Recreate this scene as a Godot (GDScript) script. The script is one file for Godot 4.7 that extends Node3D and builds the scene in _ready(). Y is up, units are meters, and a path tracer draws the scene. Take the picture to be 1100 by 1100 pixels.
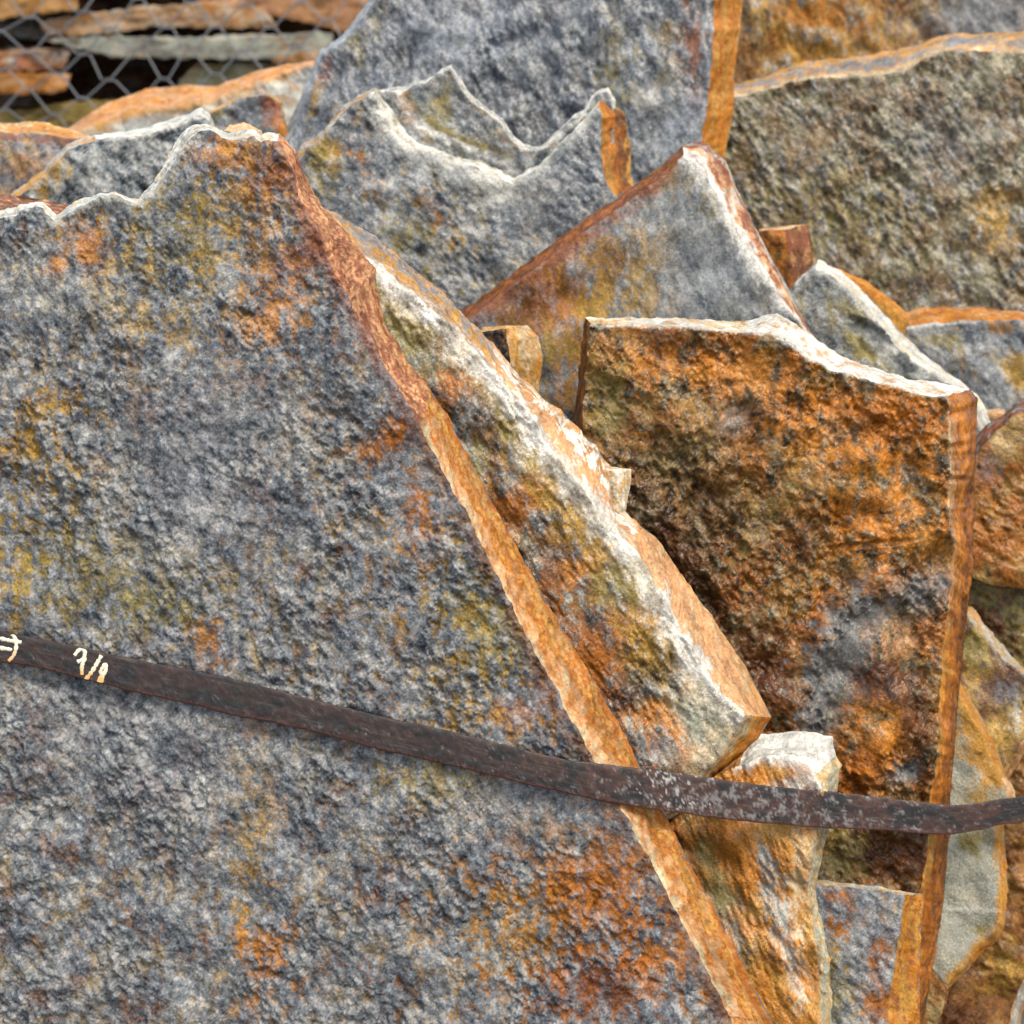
extends Node3D
# A crate of split quartzite slabs, seen close up: upright slabs, a rusty steel strap round them, a netted stack of flat stones behind.

const HALF := 12.0 / 37.0            # tangent of half the field of view (37 mm lens, 24 mm sensor)
const SIDE := 1100.0

class StainShade:
	var c := Vector2.ZERO
	var ca := 1.0
	var sa := 0.0
	var rx := 0.1
	var ry := 0.1
	var col := Vector3.ZERO
	var power := 1.0
	var sharp := false

class Band:
	var pts := PackedVector2Array()
	var width := 0.02
	var col := Vector3.ZERO
	var power := 1.0

class Lump:                          # a flake that stands proud (or has come off) in the face
	var c := Vector2.ZERO
	var ca := 1.0
	var sa := 0.0
	var rx := 0.1
	var ry := 0.1
	var height := 0.003
	var edge := 0.2
	var calm := 0.0

class Look:
	var angle := -50.0               # direction of the grain
	var stretch := 1.8
	var chip := 0.012                # size of the split flakes
	var big := 0.004
	var step := 0.0032
	var fine := 0.0011
	var speck := 0.005
	var dark := Vector3(0.065, 0.072, 0.083)
	var mid := Vector3(0.225, 0.24, 0.262)
	var light := Vector3(0.47, 0.485, 0.50)
	var rust := Vector3(0.3, 0.14, 0.04)
	var rust2 := Vector3(0.36, 0.27, 0.12)
	var cover := -0.45               # how much of the face is rusty
	var contrast := 0.9
	var bias := 0.0
	var soak := 0.8
	var wash := 0.9
	var plane := 0.0012

var cam_at := Vector3(0.0, 1.12, 0.0)
var cam_turn := Basis.from_euler(Vector3(deg_to_rad(-12.0), 0, 0))
var n_fbm := FastNoiseLite.new()
var n_soft := FastNoiseLite.new()
var n_ridge := FastNoiseLite.new()
var n_rough := FastNoiseLite.new()
var n_flake := FastNoiseLite.new()
var mat := {}
var tint := {
	"orange": Vector3(0.56, 0.21, 0.03), "rust": Vector3(0.38, 0.125, 0.018), "brown": Vector3(0.16, 0.065, 0.025), "red": Vector3(0.27, 0.095, 0.05), "ochre": Vector3(0.42, 0.25, 0.05),
	"olive": Vector3(0.26, 0.21, 0.07), "cream": Vector3(0.62, 0.49, 0.30), "white": Vector3(0.72, 0.705, 0.66), "pale": Vector3(0.44, 0.45, 0.42), "grey": Vector3(0.22, 0.24, 0.265),
	"dark": Vector3(0.04, 0.042, 0.045), "blue": Vector3(0.27, 0.30, 0.355), "tan": Vector3(0.50, 0.27, 0.11), "peach": Vector3(0.62, 0.33, 0.16), "gold": Vector3(0.52, 0.27, 0.06), "green": Vector3(0.40, 0.42, 0.34),
	"slate": Vector3(0.17, 0.18, 0.185), "black": Vector3(0.015, 0.013, 0.012), "deep": Vector3(0.085, 0.03, 0.012),
}


# ---------------------------------------------------------------- helpers

func ray(x: float, y: float) -> Vector3:
	return cam_turn * Vector3((x / SIDE - 0.5) * 2.0 * HALF, (0.5 - y / SIDE) * 2.0 * HALF, -1.0)


func grain_texture(freq: float, lo: float, hi: float, s: int, normal := false, bump := 4.0, size := 512) -> NoiseTexture2D:
	var n := FastNoiseLite.new()
	n.noise_type = FastNoiseLite.TYPE_SIMPLEX_SMOOTH
	n.frequency = freq
	n.fractal_octaves = 5
	n.fractal_gain = 0.62
	n.seed = s
	var t := NoiseTexture2D.new()
	t.width = size
	t.height = size
	t.seamless = true
	t.noise = n
	if normal:
		t.as_normal_map = true
		t.bump_strength = bump
	else:
		var g := Gradient.new()
		g.set_color(0, Color(lo, lo, lo))
		g.set_color(1, Color(hi, hi, hi))
		t.color_ramp = g
	return t


func stone_material(rough_lo: float, rough_hi: float, bump: float, s: int, spec := 0.5) -> StandardMaterial3D:
	var m := StandardMaterial3D.new()
	m.vertex_color_use_as_albedo = true
	m.albedo_texture = grain_texture(0.055, 0.6, 1.0, s)
	m.roughness_texture = grain_texture(0.012, rough_lo, rough_hi, s + 1)
	m.roughness = 1.0
	m.metallic_specular = spec
	m.normal_enabled = true
	m.normal_texture = grain_texture(0.05, 0, 1, s + 2, true, 6.0)
	m.normal_scale = bump
	m.uv1_triplanar = true
	m.uv1_scale = Vector3(9, 9, 9)
	return m


func tag(o: Node3D, label: String, category: String, group := "") -> void:
	o.set_meta("label", label)
	o.set_meta("category", category)
	if group:
		o.set_meta("group", group)


func thing(called: String, label: String, category: String, at: Transform3D, group := "") -> Node3D:
	var o := Node3D.new()
	o.name = called
	o.transform = at
	add_child(o, true)
	tag(o, label, category, group)
	return o


func mesh_part(called: String, parent: Node3D, v: PackedVector3Array, n: PackedVector3Array, c: PackedColorArray, ix: PackedInt32Array, m: Material, label := "") -> MeshInstance3D:
	var a := []
	a.resize(Mesh.ARRAY_MAX)
	a[Mesh.ARRAY_VERTEX] = v
	a[Mesh.ARRAY_NORMAL] = n
	a[Mesh.ARRAY_COLOR] = c
	a[Mesh.ARRAY_INDEX] = ix
	var am := ArrayMesh.new()
	am.add_surface_from_arrays(Mesh.PRIMITIVE_TRIANGLES, a, [], {}, 0)
	am.surface_set_material(0, m)
	var o := MeshInstance3D.new()
	o.mesh = am
	o.name = called
	if label:
		o.set_meta("label", label)
	parent.add_child(o, true)
	return o


func color_of(k) -> Vector3:
	return k if k is Vector3 else tint[k]


# ---------------------------------------------------------------- stones

var f_look: Look
var f_seed := 0.0
var f_stains_shade: Array[StainShade] = []
var f_bands: Array[Band] = []
var f_lumps: Array[Lump] = []
var f_ca := 1.0
var f_sa := 0.0


func face_height(u: float, v: float) -> float:
	var L := f_look
	var gu := (f_ca * u + f_sa * v) / L.stretch + f_seed
	var gv := -f_sa * u + f_ca * v + f_seed * 0.7
	var k := 1.0 / L.chip
	var n := n_rough.get_noise_2d(gu * k * 0.55, gv * k * 0.55)
	var q := (n * 0.5 + 0.5) * 8.0
	var f := floorf(q)
	var s := (f + smoothstep(0.45, 0.95, q - f)) / 8.0
	var cl := n_flake.get_noise_2d(gu * k * 0.9, gv * k * 0.9) + 0.6 * n_flake.get_noise_2d(gu * k * 2.3 + 40.0, gv * k * 2.3)
	var am := 0.3 + 1.15 * smoothstep(-0.35, 0.45, n_fbm.get_noise_2d(u * 7.5 + f_seed, v * 7.5))
	var h := L.step * am * (1.25 * n + 1.1 * (s - 0.5) + 0.13 * cl)
	h += L.plane * (n_flake.get_noise_2d(gu * 15.0 + n * 0.12, gv * 15.0) + 0.6 * n_flake.get_noise_2d(gu * 36.0 + 9.0, gv * 36.0 + n * 0.2))
	var calm := 0.0
	var raise := 0.0
	for l in f_lumps:
		var dx := u - l.c.x
		var dy := v - l.c.y
		var ex := (l.ca * dx + l.sa * dy) / l.rx
		var ey := (-l.sa * dx + l.ca * dy) / l.ry
		var d := ex * ex + ey * ey
		if d < 4.0:
			d = sqrt(d) + n * 0.25
			var t := 1.0 - smoothstep(1.0 - l.edge, 1.0, d)
			raise += l.height * t
			calm = maxf(calm, t * l.calm)
	h *= 1.0 - calm
	h += raise
	h += L.big * n_soft.get_noise_2d(u * 9.0 + f_seed, v * 9.0) * 2.0
	h += L.fine * n_rough.get_noise_2d(gu * 190.0, gv * 190.0) * (1.0 - 0.5 * calm)
	return h


func face_color(u: float, v: float) -> Color:
	var L := f_look
	var gu := (f_ca * u + f_sa * v) / L.stretch + f_seed
	var gv := -f_sa * u + f_ca * v + f_seed * 0.7
	var k := 1.0 / L.speck
	var sp := n_rough.get_noise_2d(gu * k * 0.45 + 7.0, gv * k * 0.45)
	var pa := n_fbm.get_noise_2d(u * 14.0 + f_seed, v * 14.0 + 3.0)
	var gr := n_fbm.get_noise_2d(u * 300.0, v * 300.0 + f_seed)
	var md := n_rough.get_noise_2d(gu * 42.0 + 17.0, gv * 42.0)
	var fl := n_flake.get_noise_2d(gu * k * 0.8 + 5.0, gv * k * 0.8)
	var t := clampf(0.5 + L.bias + L.contrast * (sp * 0.9 + pa * 0.36 + gr * 0.42 + md * 0.5 + fl * 0.1), 0.0, 1.0)
	var c := L.dark.lerp(L.mid, t * 2.0) if t < 0.5 else L.mid.lerp(L.light, t * 2.0 - 1.0)
	# a breath of blue and of ochre from grain to grain
	c *= Vector3(1.0 + 0.07 * (pa + sp), 1.0, 1.0 - 0.09 * (pa + sp))
	var r1 := n_rough.get_noise_2d(u * 22.0 + 50.0 + f_seed, v * 22.0)
	var r2 := -n_rough.get_noise_2d(gu * 0.55 / L.chip, gv * 0.55 / L.chip)
	var r3 := n_fbm.get_noise_2d(gu * 190.0 + 12.0, gv * 190.0)
	var run := n_fbm.get_noise_2d(u * 75.0 + f_seed, v * 13.0)
	var rough := r1 * 0.5 + r2 * 0.55 + r3 * 0.5 + run * 0.35
	var lum := 0.5 + 0.95 * t
	var g := smoothstep(0.0, 0.6, L.cover + rough + 0.35)
	if g > 0.0:
		c = c.lerp(L.rust.lerp(L.rust2, smoothstep(-0.25, 0.3, pa + r2 * 0.6)) * lum, g * L.soak)
	for s in f_stains_shade:
		var dx := u - s.c.x
		var dy := v - s.c.y
		var ex := (s.ca * dx + s.sa * dy) / s.rx
		var ey := (-s.sa * dx + s.ca * dy) / s.ry
		var d := ex * ex + ey * ey
		if d < 6.0:
			var a := smoothstep(0.15, 0.8, s.power * exp(-d * 0.7) + rough * 0.75)
			if s.sharp:
				a = smoothstep(0.34, 0.52, s.power * exp(-d * 0.7) + (r1 * 0.45 + r2 * 0.3 + r3 * 0.15))
			a *= smoothstep(6.0, 2.0, d)
			if a > 0.0:
				c = c.lerp(s.col * lum, a * L.wash)
	for b in f_bands:
		var best := 9.0
		var p := Vector2(u, v)
		for i in b.pts.size() - 1:
			best = minf(best, p.distance_squared_to(Geometry2D.get_closest_point_to_segment(p, b.pts[i], b.pts[i + 1])))
		if best < b.width * b.width * 2.5:
			var a := 1.0 - smoothstep(0.35, 1.0, sqrt(best) / b.width + rough * 0.75)
			if a > 0.0:
				c = c.lerp(b.col * (0.75 + 0.5 * t), a * b.power * (0.4 + 0.6 * smoothstep(-0.35, 0.12, r1 + pa * 0.5)))
	return Color(maxf(c.x, 0.0), maxf(c.y, 0.0), maxf(c.z, 0.0))


func to_plane(px: float, py: float, o: Vector3, bx: Vector3, by: Vector3, bz: Vector3, back: float) -> Vector2:
	var d := ray(px, py)
	var h := cam_at + d * (bz.dot(o - bz * back - cam_at) / bz.dot(d)) - o
	return Vector2(bx.dot(h), by.dot(h))


# A split stone. d holds: name, label, category; at [x, y, depth]; yaw, lean (degrees); thick; cell; shift (how far the rear rim shows past the front one);
# outline: clockwise corners of the front face, a corner with four numbers also gives the rear rim; look; stains (some are painted shade), bands, lumps; edges: [first corner, last corner, three tints, label]
func stone(d: Dictionary) -> Node3D:
	var at: Array = d.at
	var turn := Basis.from_euler(Vector3(deg_to_rad(-d.get("lean", 12.0)), deg_to_rad(d.get("yaw", 0.0)), 0))
	var bx := turn.x
	var by := turn.y
	var bz := turn.z
	var o: Vector3 = cam_at + ray(at[0], at[1]) * at[2]
	var thick: float = d.get("thick", 0.045)
	var cell: float = d.get("cell", 0.0018)
	var shift: Array = d.get("shift", [2.0, -4.0])
	var pixel: float = at[2] * 2.0 * HALF / SIDE
	var outline: Array = d.outline
	# the thing stands at the foot of its outline
	var lo := Vector2(1e9, 1e9)
	var hi := Vector2(-1e9, -1e9)
	for p in outline:
		var q := to_plane(p[0], p[1], o, bx, by, bz, 0.0)
		lo = lo.min(q)
		hi = hi.max(q)
	o += bx * (lo.x + hi.x) * 0.5 + by * lo.y
	var root := thing(d.name, d.label, d.get("category", "stone slab"), Transform3D(turn, o), d.get("group", ""))
	var P := PackedVector2Array()
	var Q := PackedVector2Array()
	for p in outline:
		P.append(to_plane(p[0], p[1], o, bx, by, bz, 0.0))
		if p.size() > 2:
			Q.append(to_plane(p[2], p[3], o, bx, by, bz, thick))
		else:
			Q.append(to_plane(p[0] + shift[0], p[1] + shift[1], o, bx, by, bz, thick))
	# what the face looks like
	f_look = d.look
	f_seed = d.get("seed", float(hash(d.label) % 1000) * 0.37)
	f_ca = cos(deg_to_rad(f_look.angle))
	f_sa = sin(deg_to_rad(f_look.angle))
	f_stains_shade = []
	for s in d.get("stains", []):
		var t := StainShade.new()
		t.c = to_plane(s[0], s[1], o, bx, by, bz, 0.0)
		t.rx = s[2] * pixel
		t.ry = s[3] * pixel
		t.ca = cos(deg_to_rad(-s[4]))
		t.sa = sin(deg_to_rad(-s[4]))
		t.col = color_of(s[5])
		t.power = s[6]
		t.sharp = s.size() > 7
		f_stains_shade.append(t)
	f_bands = []
	for s in d.get("bands", []):
		var t := Band.new()
		for p in s[0]:
			t.pts.append(to_plane(p[0], p[1], o, bx, by, bz, 0.0))
		t.width = s[1] * pixel
		t.col = color_of(s[2])
		t.power = s[3]
		f_bands.append(t)
	f_lumps = []
	for s in d.get("lumps", []):
		var t := Lump.new()
		t.c = to_plane(s[0], s[1], o, bx, by, bz, 0.0)
		t.rx = s[2] * pixel
		t.ry = s[3] * pixel
		t.ca = cos(deg_to_rad(-s[4]))
		t.sa = sin(deg_to_rad(-s[4]))
		t.height = s[5]
		t.edge = s[6]
		t.calm = s[7]
		f_lumps.append(t)
	var m: Material = mat[d.get("mat", "dry")]
	# finely broken rims
	var jag: float = d.get("jag", 0.0022)
	var FP := PackedVector2Array()
	var FQ := PackedVector2Array()
	var owner := PackedInt32Array()
	var along := PackedFloat32Array()
	var N := P.size()
	var run := 0.0
	for i in N:
		var a := P[i]
		var b := P[(i + 1) % N]
		var qa := Q[i]
		var qb := Q[(i + 1) % N]
		var len := a.distance_to(b)
		var parts := maxi(1, roundi(len / (cell * 1.4)))
		var out := (b - a).orthogonal().normalized() * -1.0     # left of the way round
		out = Vector2(-(b - a).y, (b - a).x).normalized()
		for j in parts:
			var t := float(j) / parts
			var p := a.lerp(b, t)
			var q := qa.lerp(qb, t)
			var e := n_fbm.get_noise_2d(p.x * 34.0 + f_seed, p.y * 34.0) * 1.3 + n_fbm.get_noise_2d(p.x * 95.0, p.y * 95.0 + f_seed) * 0.45
			var e2 := n_fbm.get_noise_2d(q.x * 34.0 - f_seed, q.y * 34.0) * 1.3 + n_fbm.get_noise_2d(q.x * 95.0 + 9.0, q.y * 95.0) * 0.45
			FP.append(p + out * e * jag)
			FQ.append(q + out * e2 * jag)
			owner.append(i)
			along.append(run + len * t)
		run += len
	var M := FP.size()
	# grid over the face, with the distance to the rim near it
	lo = Vector2(1e9, 1e9)
	hi = Vector2(-1e9, -1e9)
	for p in FP:
		lo = lo.min(p)
		hi = hi.max(p)
	lo -= Vector2(cell, cell) * 2.0
	var nx := int((hi.x - lo.x) / cell) + 4
	var ny := int((hi.y - lo.y) / cell) + 4
	var dist := PackedFloat32Array()
	dist.resize(nx * ny)
	dist.fill(1e6)
	var rows: Array[PackedFloat32Array] = []
	for j in ny:
		rows.append(PackedFloat32Array())
	var bevel: float = d.get("bevel", 0.004)
	var reach := int(ceil(bevel / cell)) + 2
	for i in M:
		var a := (FP[i] - lo) / cell
		var b := (FP[(i + 1) % M] - lo) / cell
		var j0 := int(ceil(minf(a.y, b.y)))
		var j1 := int(floor(maxf(a.y, b.y)))
		if a.y != b.y:
			for j in range(j0, j1 + 1):
				if (a.y <= j) != (b.y <= j):
					rows[j].append(a.x + (b.x - a.x) * (j - a.y) / (b.y - a.y))
		for y in range(maxi(0, int(a.y) - reach), mini(ny, int(a.y) + reach + 2)):
			for x in range(maxi(0, int(a.x) - reach), mini(nx, int(a.x) + reach + 2)):
				var p := Vector2(x, y)
				var q := p.distance_squared_to(Geometry2D.get_closest_point_to_segment(p, a, b))
				if q < dist[y * nx + x]:
					dist[y * nx + x] = q
	var sd := PackedFloat32Array()
	sd.resize(nx * ny)
	for j in ny:
		var cuts := rows[j]
		cuts.sort()
		var ci := 0
		for i in nx:
			while ci < cuts.size() and cuts[ci] < i:
				ci += 1
			var s := sqrt(dist[j * nx + i]) * cell
			sd[j * nx + i] = s if ci % 2 == 1 else -s
	var hgt := PackedFloat32Array()
	hgt.resize(nx * ny)
	var drop: float = d.get("drop", 0.0022)
	var near := -1.6 * cell
	for j in ny:
		for i in nx:
			var s := sd[j * nx + i]
			if s > near * 1.6:
				var h := face_height(lo.x + i * cell, lo.y + j * cell)
				if s < bevel:
					var e := 1.0 - maxf(s, 0.0) / bevel
					h -= drop * e * e
				hgt[j * nx + i] = h
	var V := PackedVector3Array()
	var NN := PackedVector3Array()
	var C := PackedColorArray()
	var I := PackedInt32Array()
	var index := PackedInt32Array()
	index.resize(nx * ny)
	index.fill(-1)
	for j in range(1, ny - 1):
		for i in range(1, nx - 1):
			var k := j * nx + i
			if sd[k] > near:
				index[k] = V.size()
				V.append(Vector3(lo.x + i * cell, lo.y + j * cell, hgt[k]))
				NN.append(Vector3(hgt[k - 1] - hgt[k + 1], hgt[k - nx] - hgt[k + nx], 2.0 * cell).normalized())
				C.append(face_color(lo.x + i * cell, lo.y + j * cell))
	var corner := PackedInt32Array([0, 0, 0, 0])
	for j in range(1, ny - 2):
		for i in range(1, nx - 2):
			var k := j * nx + i
			corner[0] = k
			corner[1] = k + nx
			corner[2] = k + nx + 1
			corner[3] = k + 1
			var inside := int(sd[k] >= 0.0) + int(sd[k + nx] >= 0.0) + int(sd[k + nx + 1] >= 0.0) + int(sd[k + 1] >= 0.0)
			if inside == 4:
				I.append_array([index[k], index[k + nx], index[k + nx + 1], index[k], index[k + nx + 1], index[k + 1]])
			elif inside > 0:
				var poly := PackedInt32Array()
				for e in 4:
					var a := corner[e]
					var b := corner[(e + 1) % 4]
					if sd[a] >= 0.0:
						poly.append(index[a])
					if (sd[a] >= 0.0) != (sd[b] >= 0.0) and index[a] >= 0 and index[b] >= 0:
						var t := sd[a] / (sd[a] - sd[b])
						poly.append(V.size())
						V.append(V[index[a]].lerp(V[index[b]], t))
						NN.append(NN[index[a]].lerp(NN[index[b]], t).normalized())
						C.append(C[index[a]].lerp(C[index[b]], t))
				for e in range(1, poly.size() - 1):
					I.append_array([poly[0], poly[e], poly[e + 1]])
	mesh_part("split_face", root, V, NN, C, I, m)
	# broken edges, front rim to rear rim
	var K := clampi(roundi(maxf(thick, FP[0].distance_to(FQ[0])) / (cell * 1.15)), 6, 40)
	if d.has("rings"):
		K = d.rings
	var rough_side: float = d.get("edge_rough", 0.003)
	var hollow: float = d.get("hollow", 0.0)
	var edges: Array = d.get("edges", [[0, N, "rust", "tan", "brown", ""]])
	for e in edges:
		V = PackedVector3Array()
		NN = PackedVector3Array()
		C = PackedColorArray()
		I = PackedInt32Array()
		var c1 := color_of(e[2])
		var c2 := color_of(e[3])
		var c3 := color_of(e[4])
		var ramp: Array = e[6] if e.size() > 6 else []
		var ids := PackedInt32Array()
		for i in M:
			if owner[i] >= e[0] and owner[i] < e[1]:
				ids.append(i)
		ids.append((ids[-1] + 1) % M)
		var W := ids.size()
		var slant := thick * 0.4
		for wi in W:
			var i := ids[wi]
			var p := FP[i]
			var q := FQ[i]
			var way := (FP[(i + 1) % M] - FP[(i - 1 + M) % M]).normalized()
			var out := Vector2(-way.y, way.x)
			var h0 := face_height(p.x, p.y) - drop
			V.append(Vector3(p.x - out.x * 0.0016, p.y - out.y * 0.0016, h0 - 0.0014))
			for kk in K + 1:
				var t := float(kk) / K
				var b := p.lerp(q, t)
				var z := lerpf(h0, -thick, t)
				var amp := minf(1.0, t * 5.0) * minf(1.0, (1.0 - t) * 6.0 + 0.25)
				var s := along[i] + t * slant
				var r := n_fbm.get_noise_2d(s * 9.0 + f_seed, t * 1.6) * 1.3 + n_rough.get_noise_2d(s * 36.0, t * 4.0 + f_seed) * 0.8 + n_flake.get_noise_2d(s * 22.0, t * 2.4 + f_seed) * 0.42 + n_fbm.get_noise_2d(s * 110.0, t * 16.0) * 0.22
				b += out * (r * rough_side * amp - hollow * sin(t * PI))
				V.append(Vector3(b.x, b.y, z))
			for kk in K + 2:
				var t := maxf(0.0, float(kk - 1) / K)
				var s := along[i] + t * slant
				var n1 := n_fbm.get_noise_2d(s * 14.0 + f_seed, t * 2.4)
				var n2 := n_rough.get_noise_2d(s * 38.0 + 40.0, t * 2.8 + f_seed)
				var n3 := n_rough.get_noise_2d(s * 120.0, t * 7.0 + 9.0)
				var c := c1.lerp(c2, smoothstep(-0.25, 0.3, n1 + n3 * 0.5))
				if ramp.size():
					var w := clampf(t + n2 * 0.45 + n3 * 0.22 + n1 * 0.35, 0.0, 0.999) * (ramp.size() - 1)
					c = color_of(ramp[int(w)]).lerp(color_of(ramp[int(w) + 1]), smoothstep(0.2, 0.8, w - int(w))) * (1.0 + n1 * 0.5)
				c = c.lerp(c3, smoothstep(0.08, 0.34, n2 + n3 * 0.35) * (0.85 if ramp.is_empty() else 0.6))
				c *= 0.95 + 0.6 * n3 + 0.16 * n_flake.get_noise_2d(s * 22.0, t * 2.4 + f_seed)
				C.append(Color(c.x, c.y, c.z))
		var S := K + 2
		for wi in W:
			for kk in S:
				var a := V[maxi(wi - 1, 0) * S + kk]
				var b := V[mini(wi + 1, W - 1) * S + kk]
				var f := V[wi * S + maxi(kk - 1, 0)]
				var g := V[wi * S + mini(kk + 1, S - 1)]
				if kk == 0:
					f = V[wi * S + 1]
					g = V[wi * S + 2]
				elif kk == 1:
					f = V[wi * S + 1]
				NN.append((b - a).cross(g - f).normalized())
		for wi in W - 1:
			for kk in S - 1:
				var a := wi * S + kk
				I.append_array([a, a + 1, a + S + 1, a, a + S + 1, a + S])
		var last: bool = e == edges[-1]
		if last:                     # the rear, split like the front
			var tris := Geometry2D.triangulate_polygon(Q)
			var start := V.size()
			for p in Q:
				V.append(Vector3(p.x, p.y, -thick))
				NN.append(Vector3(0, 0, -1))
				C.append(Color(f_look.mid.x, f_look.mid.y, f_look.mid.z))
			for t in range(0, tris.size(), 3):
				var a := Q[tris[t]]
				var b := Q[tris[t + 1]]
				var c := Q[tris[t + 2]]
				if (b - a).cross(c - a) > 0.0:
					I.append_array([start + tris[t], start + tris[t + 1], start + tris[t + 2]])
				else:
					I.append_array([start + tris[t], start + tris[t + 2], start + tris[t + 1]])
		mesh_part("broken_edge", root, V, NN, C, I, mat[d.get("edge_mat", "edge")], e[5])
	return root


func look(over := {}) -> Look:
	var L := Look.new()
	for k in over:
		L.set(k, color_of(over[k]) if k in ["dark", "mid", "light", "rust", "rust2"] else over[k])
	return L


# ---------------------------------------------------------------- the place

func _ready() -> void:
	var t0 := Time.get_ticks_msec()
	var cam := Camera3D.new()
	cam.name = "camera"
	cam.position = cam_at
	cam.basis = cam_turn
	cam.fov = rad_to_deg(2.0 * atan(HALF))
	cam.near = 0.05
	cam.far = 200.0
	var lens := CameraAttributesPhysical.new()
	lens.frustum_focal_length = 37.0
	lens.frustum_focus_distance = 1.64
	lens.frustum_near = 0.05
	lens.frustum_far = 200.0
	lens.exposure_aperture = 3.1
	cam.attributes = lens
	add_child(cam)
	cam.current = true
	var env := Environment.new()
	env.background_mode = Environment.BG_SKY
	var sky := Sky.new()
	var air := ProceduralSkyMaterial.new()
	air.sky_top_color = Color(0.76, 0.79, 0.83)
	air.sky_horizon_color = Color(0.82, 0.83, 0.84)
	air.sky_curve = 0.2
	air.ground_bottom_color = Color(0.20, 0.18, 0.16)
	air.ground_horizon_color = Color(0.35, 0.33, 0.30)
	air.sky_energy_multiplier = 0.95
	sky.sky_material = air
	env.sky = sky
	env.tonemap_mode = Environment.TONE_MAPPER_LINEAR
	env.tonemap_exposure = 3.15
	env.sdfgi_enabled = true
	env.ssao_enabled = true
	env.ssil_enabled = true
	var world := WorldEnvironment.new()
	world.name = "world"
	world.environment = env
	add_child(world)
	var sun := DirectionalLight3D.new()
	sun.name = "sun"
	sun.light_energy = 0.5
	sun.light_color = Color(1.0, 0.95, 0.87)
	sun.light_angular_distance = 24.0
	sun.shadow_enabled = true
	sun.look_at_from_position(Vector3(0.75, 1.5, 0.75), Vector3.ZERO)
	add_child(sun)

	n_fbm.noise_type = FastNoiseLite.TYPE_SIMPLEX_SMOOTH
	n_fbm.frequency = 1.0
	n_fbm.fractal_octaves = 4
	n_fbm.seed = 11
	n_soft.noise_type = FastNoiseLite.TYPE_SIMPLEX
	n_soft.frequency = 1.0
	n_soft.fractal_octaves = 2
	n_soft.seed = 5
	n_rough.noise_type = FastNoiseLite.TYPE_SIMPLEX_SMOOTH
	n_rough.frequency = 1.0
	n_rough.fractal_octaves = 5
	n_rough.fractal_gain = 0.62
	n_rough.seed = 29
	n_flake.noise_type = FastNoiseLite.TYPE_CELLULAR
	n_flake.frequency = 1.0
	n_flake.fractal_type = FastNoiseLite.FRACTAL_NONE
	n_flake.cellular_return_type = FastNoiseLite.RETURN_CELL_VALUE
	n_flake.domain_warp_enabled = true
	n_flake.domain_warp_amplitude = 0.6
	n_flake.domain_warp_frequency = 1.3
	n_flake.seed = 8
	n_ridge.noise_type = FastNoiseLite.TYPE_SIMPLEX
	n_ridge.frequency = 1.0
	n_ridge.fractal_type = FastNoiseLite.FRACTAL_RIDGED
	n_ridge.fractal_octaves = 2
	n_ridge.seed = 3
	mat.dry = stone_material(0.3, 0.65, 0.6, 21, 0.2)
	mat.wet = stone_material(0.08, 0.4, 0.6, 41, 0.33)
	mat.edge = stone_material(0.25, 0.6, 0.3, 61, 0.25)

	ground()
	front_stones()
	back_stones()
	flat_stack()
	strap()
	print("built in ", Time.get_ticks_msec() - t0, " ms")


func ground() -> void:
	var m := StandardMaterial3D.new()
	m.albedo_texture = grain_texture(0.02, 0.25, 0.5, 91)
	m.roughness = 0.95
	m.uv1_triplanar = true
	m.uv1_scale = Vector3(1.5, 1.5, 1.5)
	m.albedo_color = Color(0.8, 0.74, 0.66)
	var p := PlaneMesh.new()
	p.size = Vector2(120, 120)
	p.material = m
	var o := MeshInstance3D.new()
	o.name = "ground"
	o.mesh = p
	o.set_meta("kind", "structure")
	o.set_meta("label", "trodden earth of the stone yard under the slabs")
	add_child(o)


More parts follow.
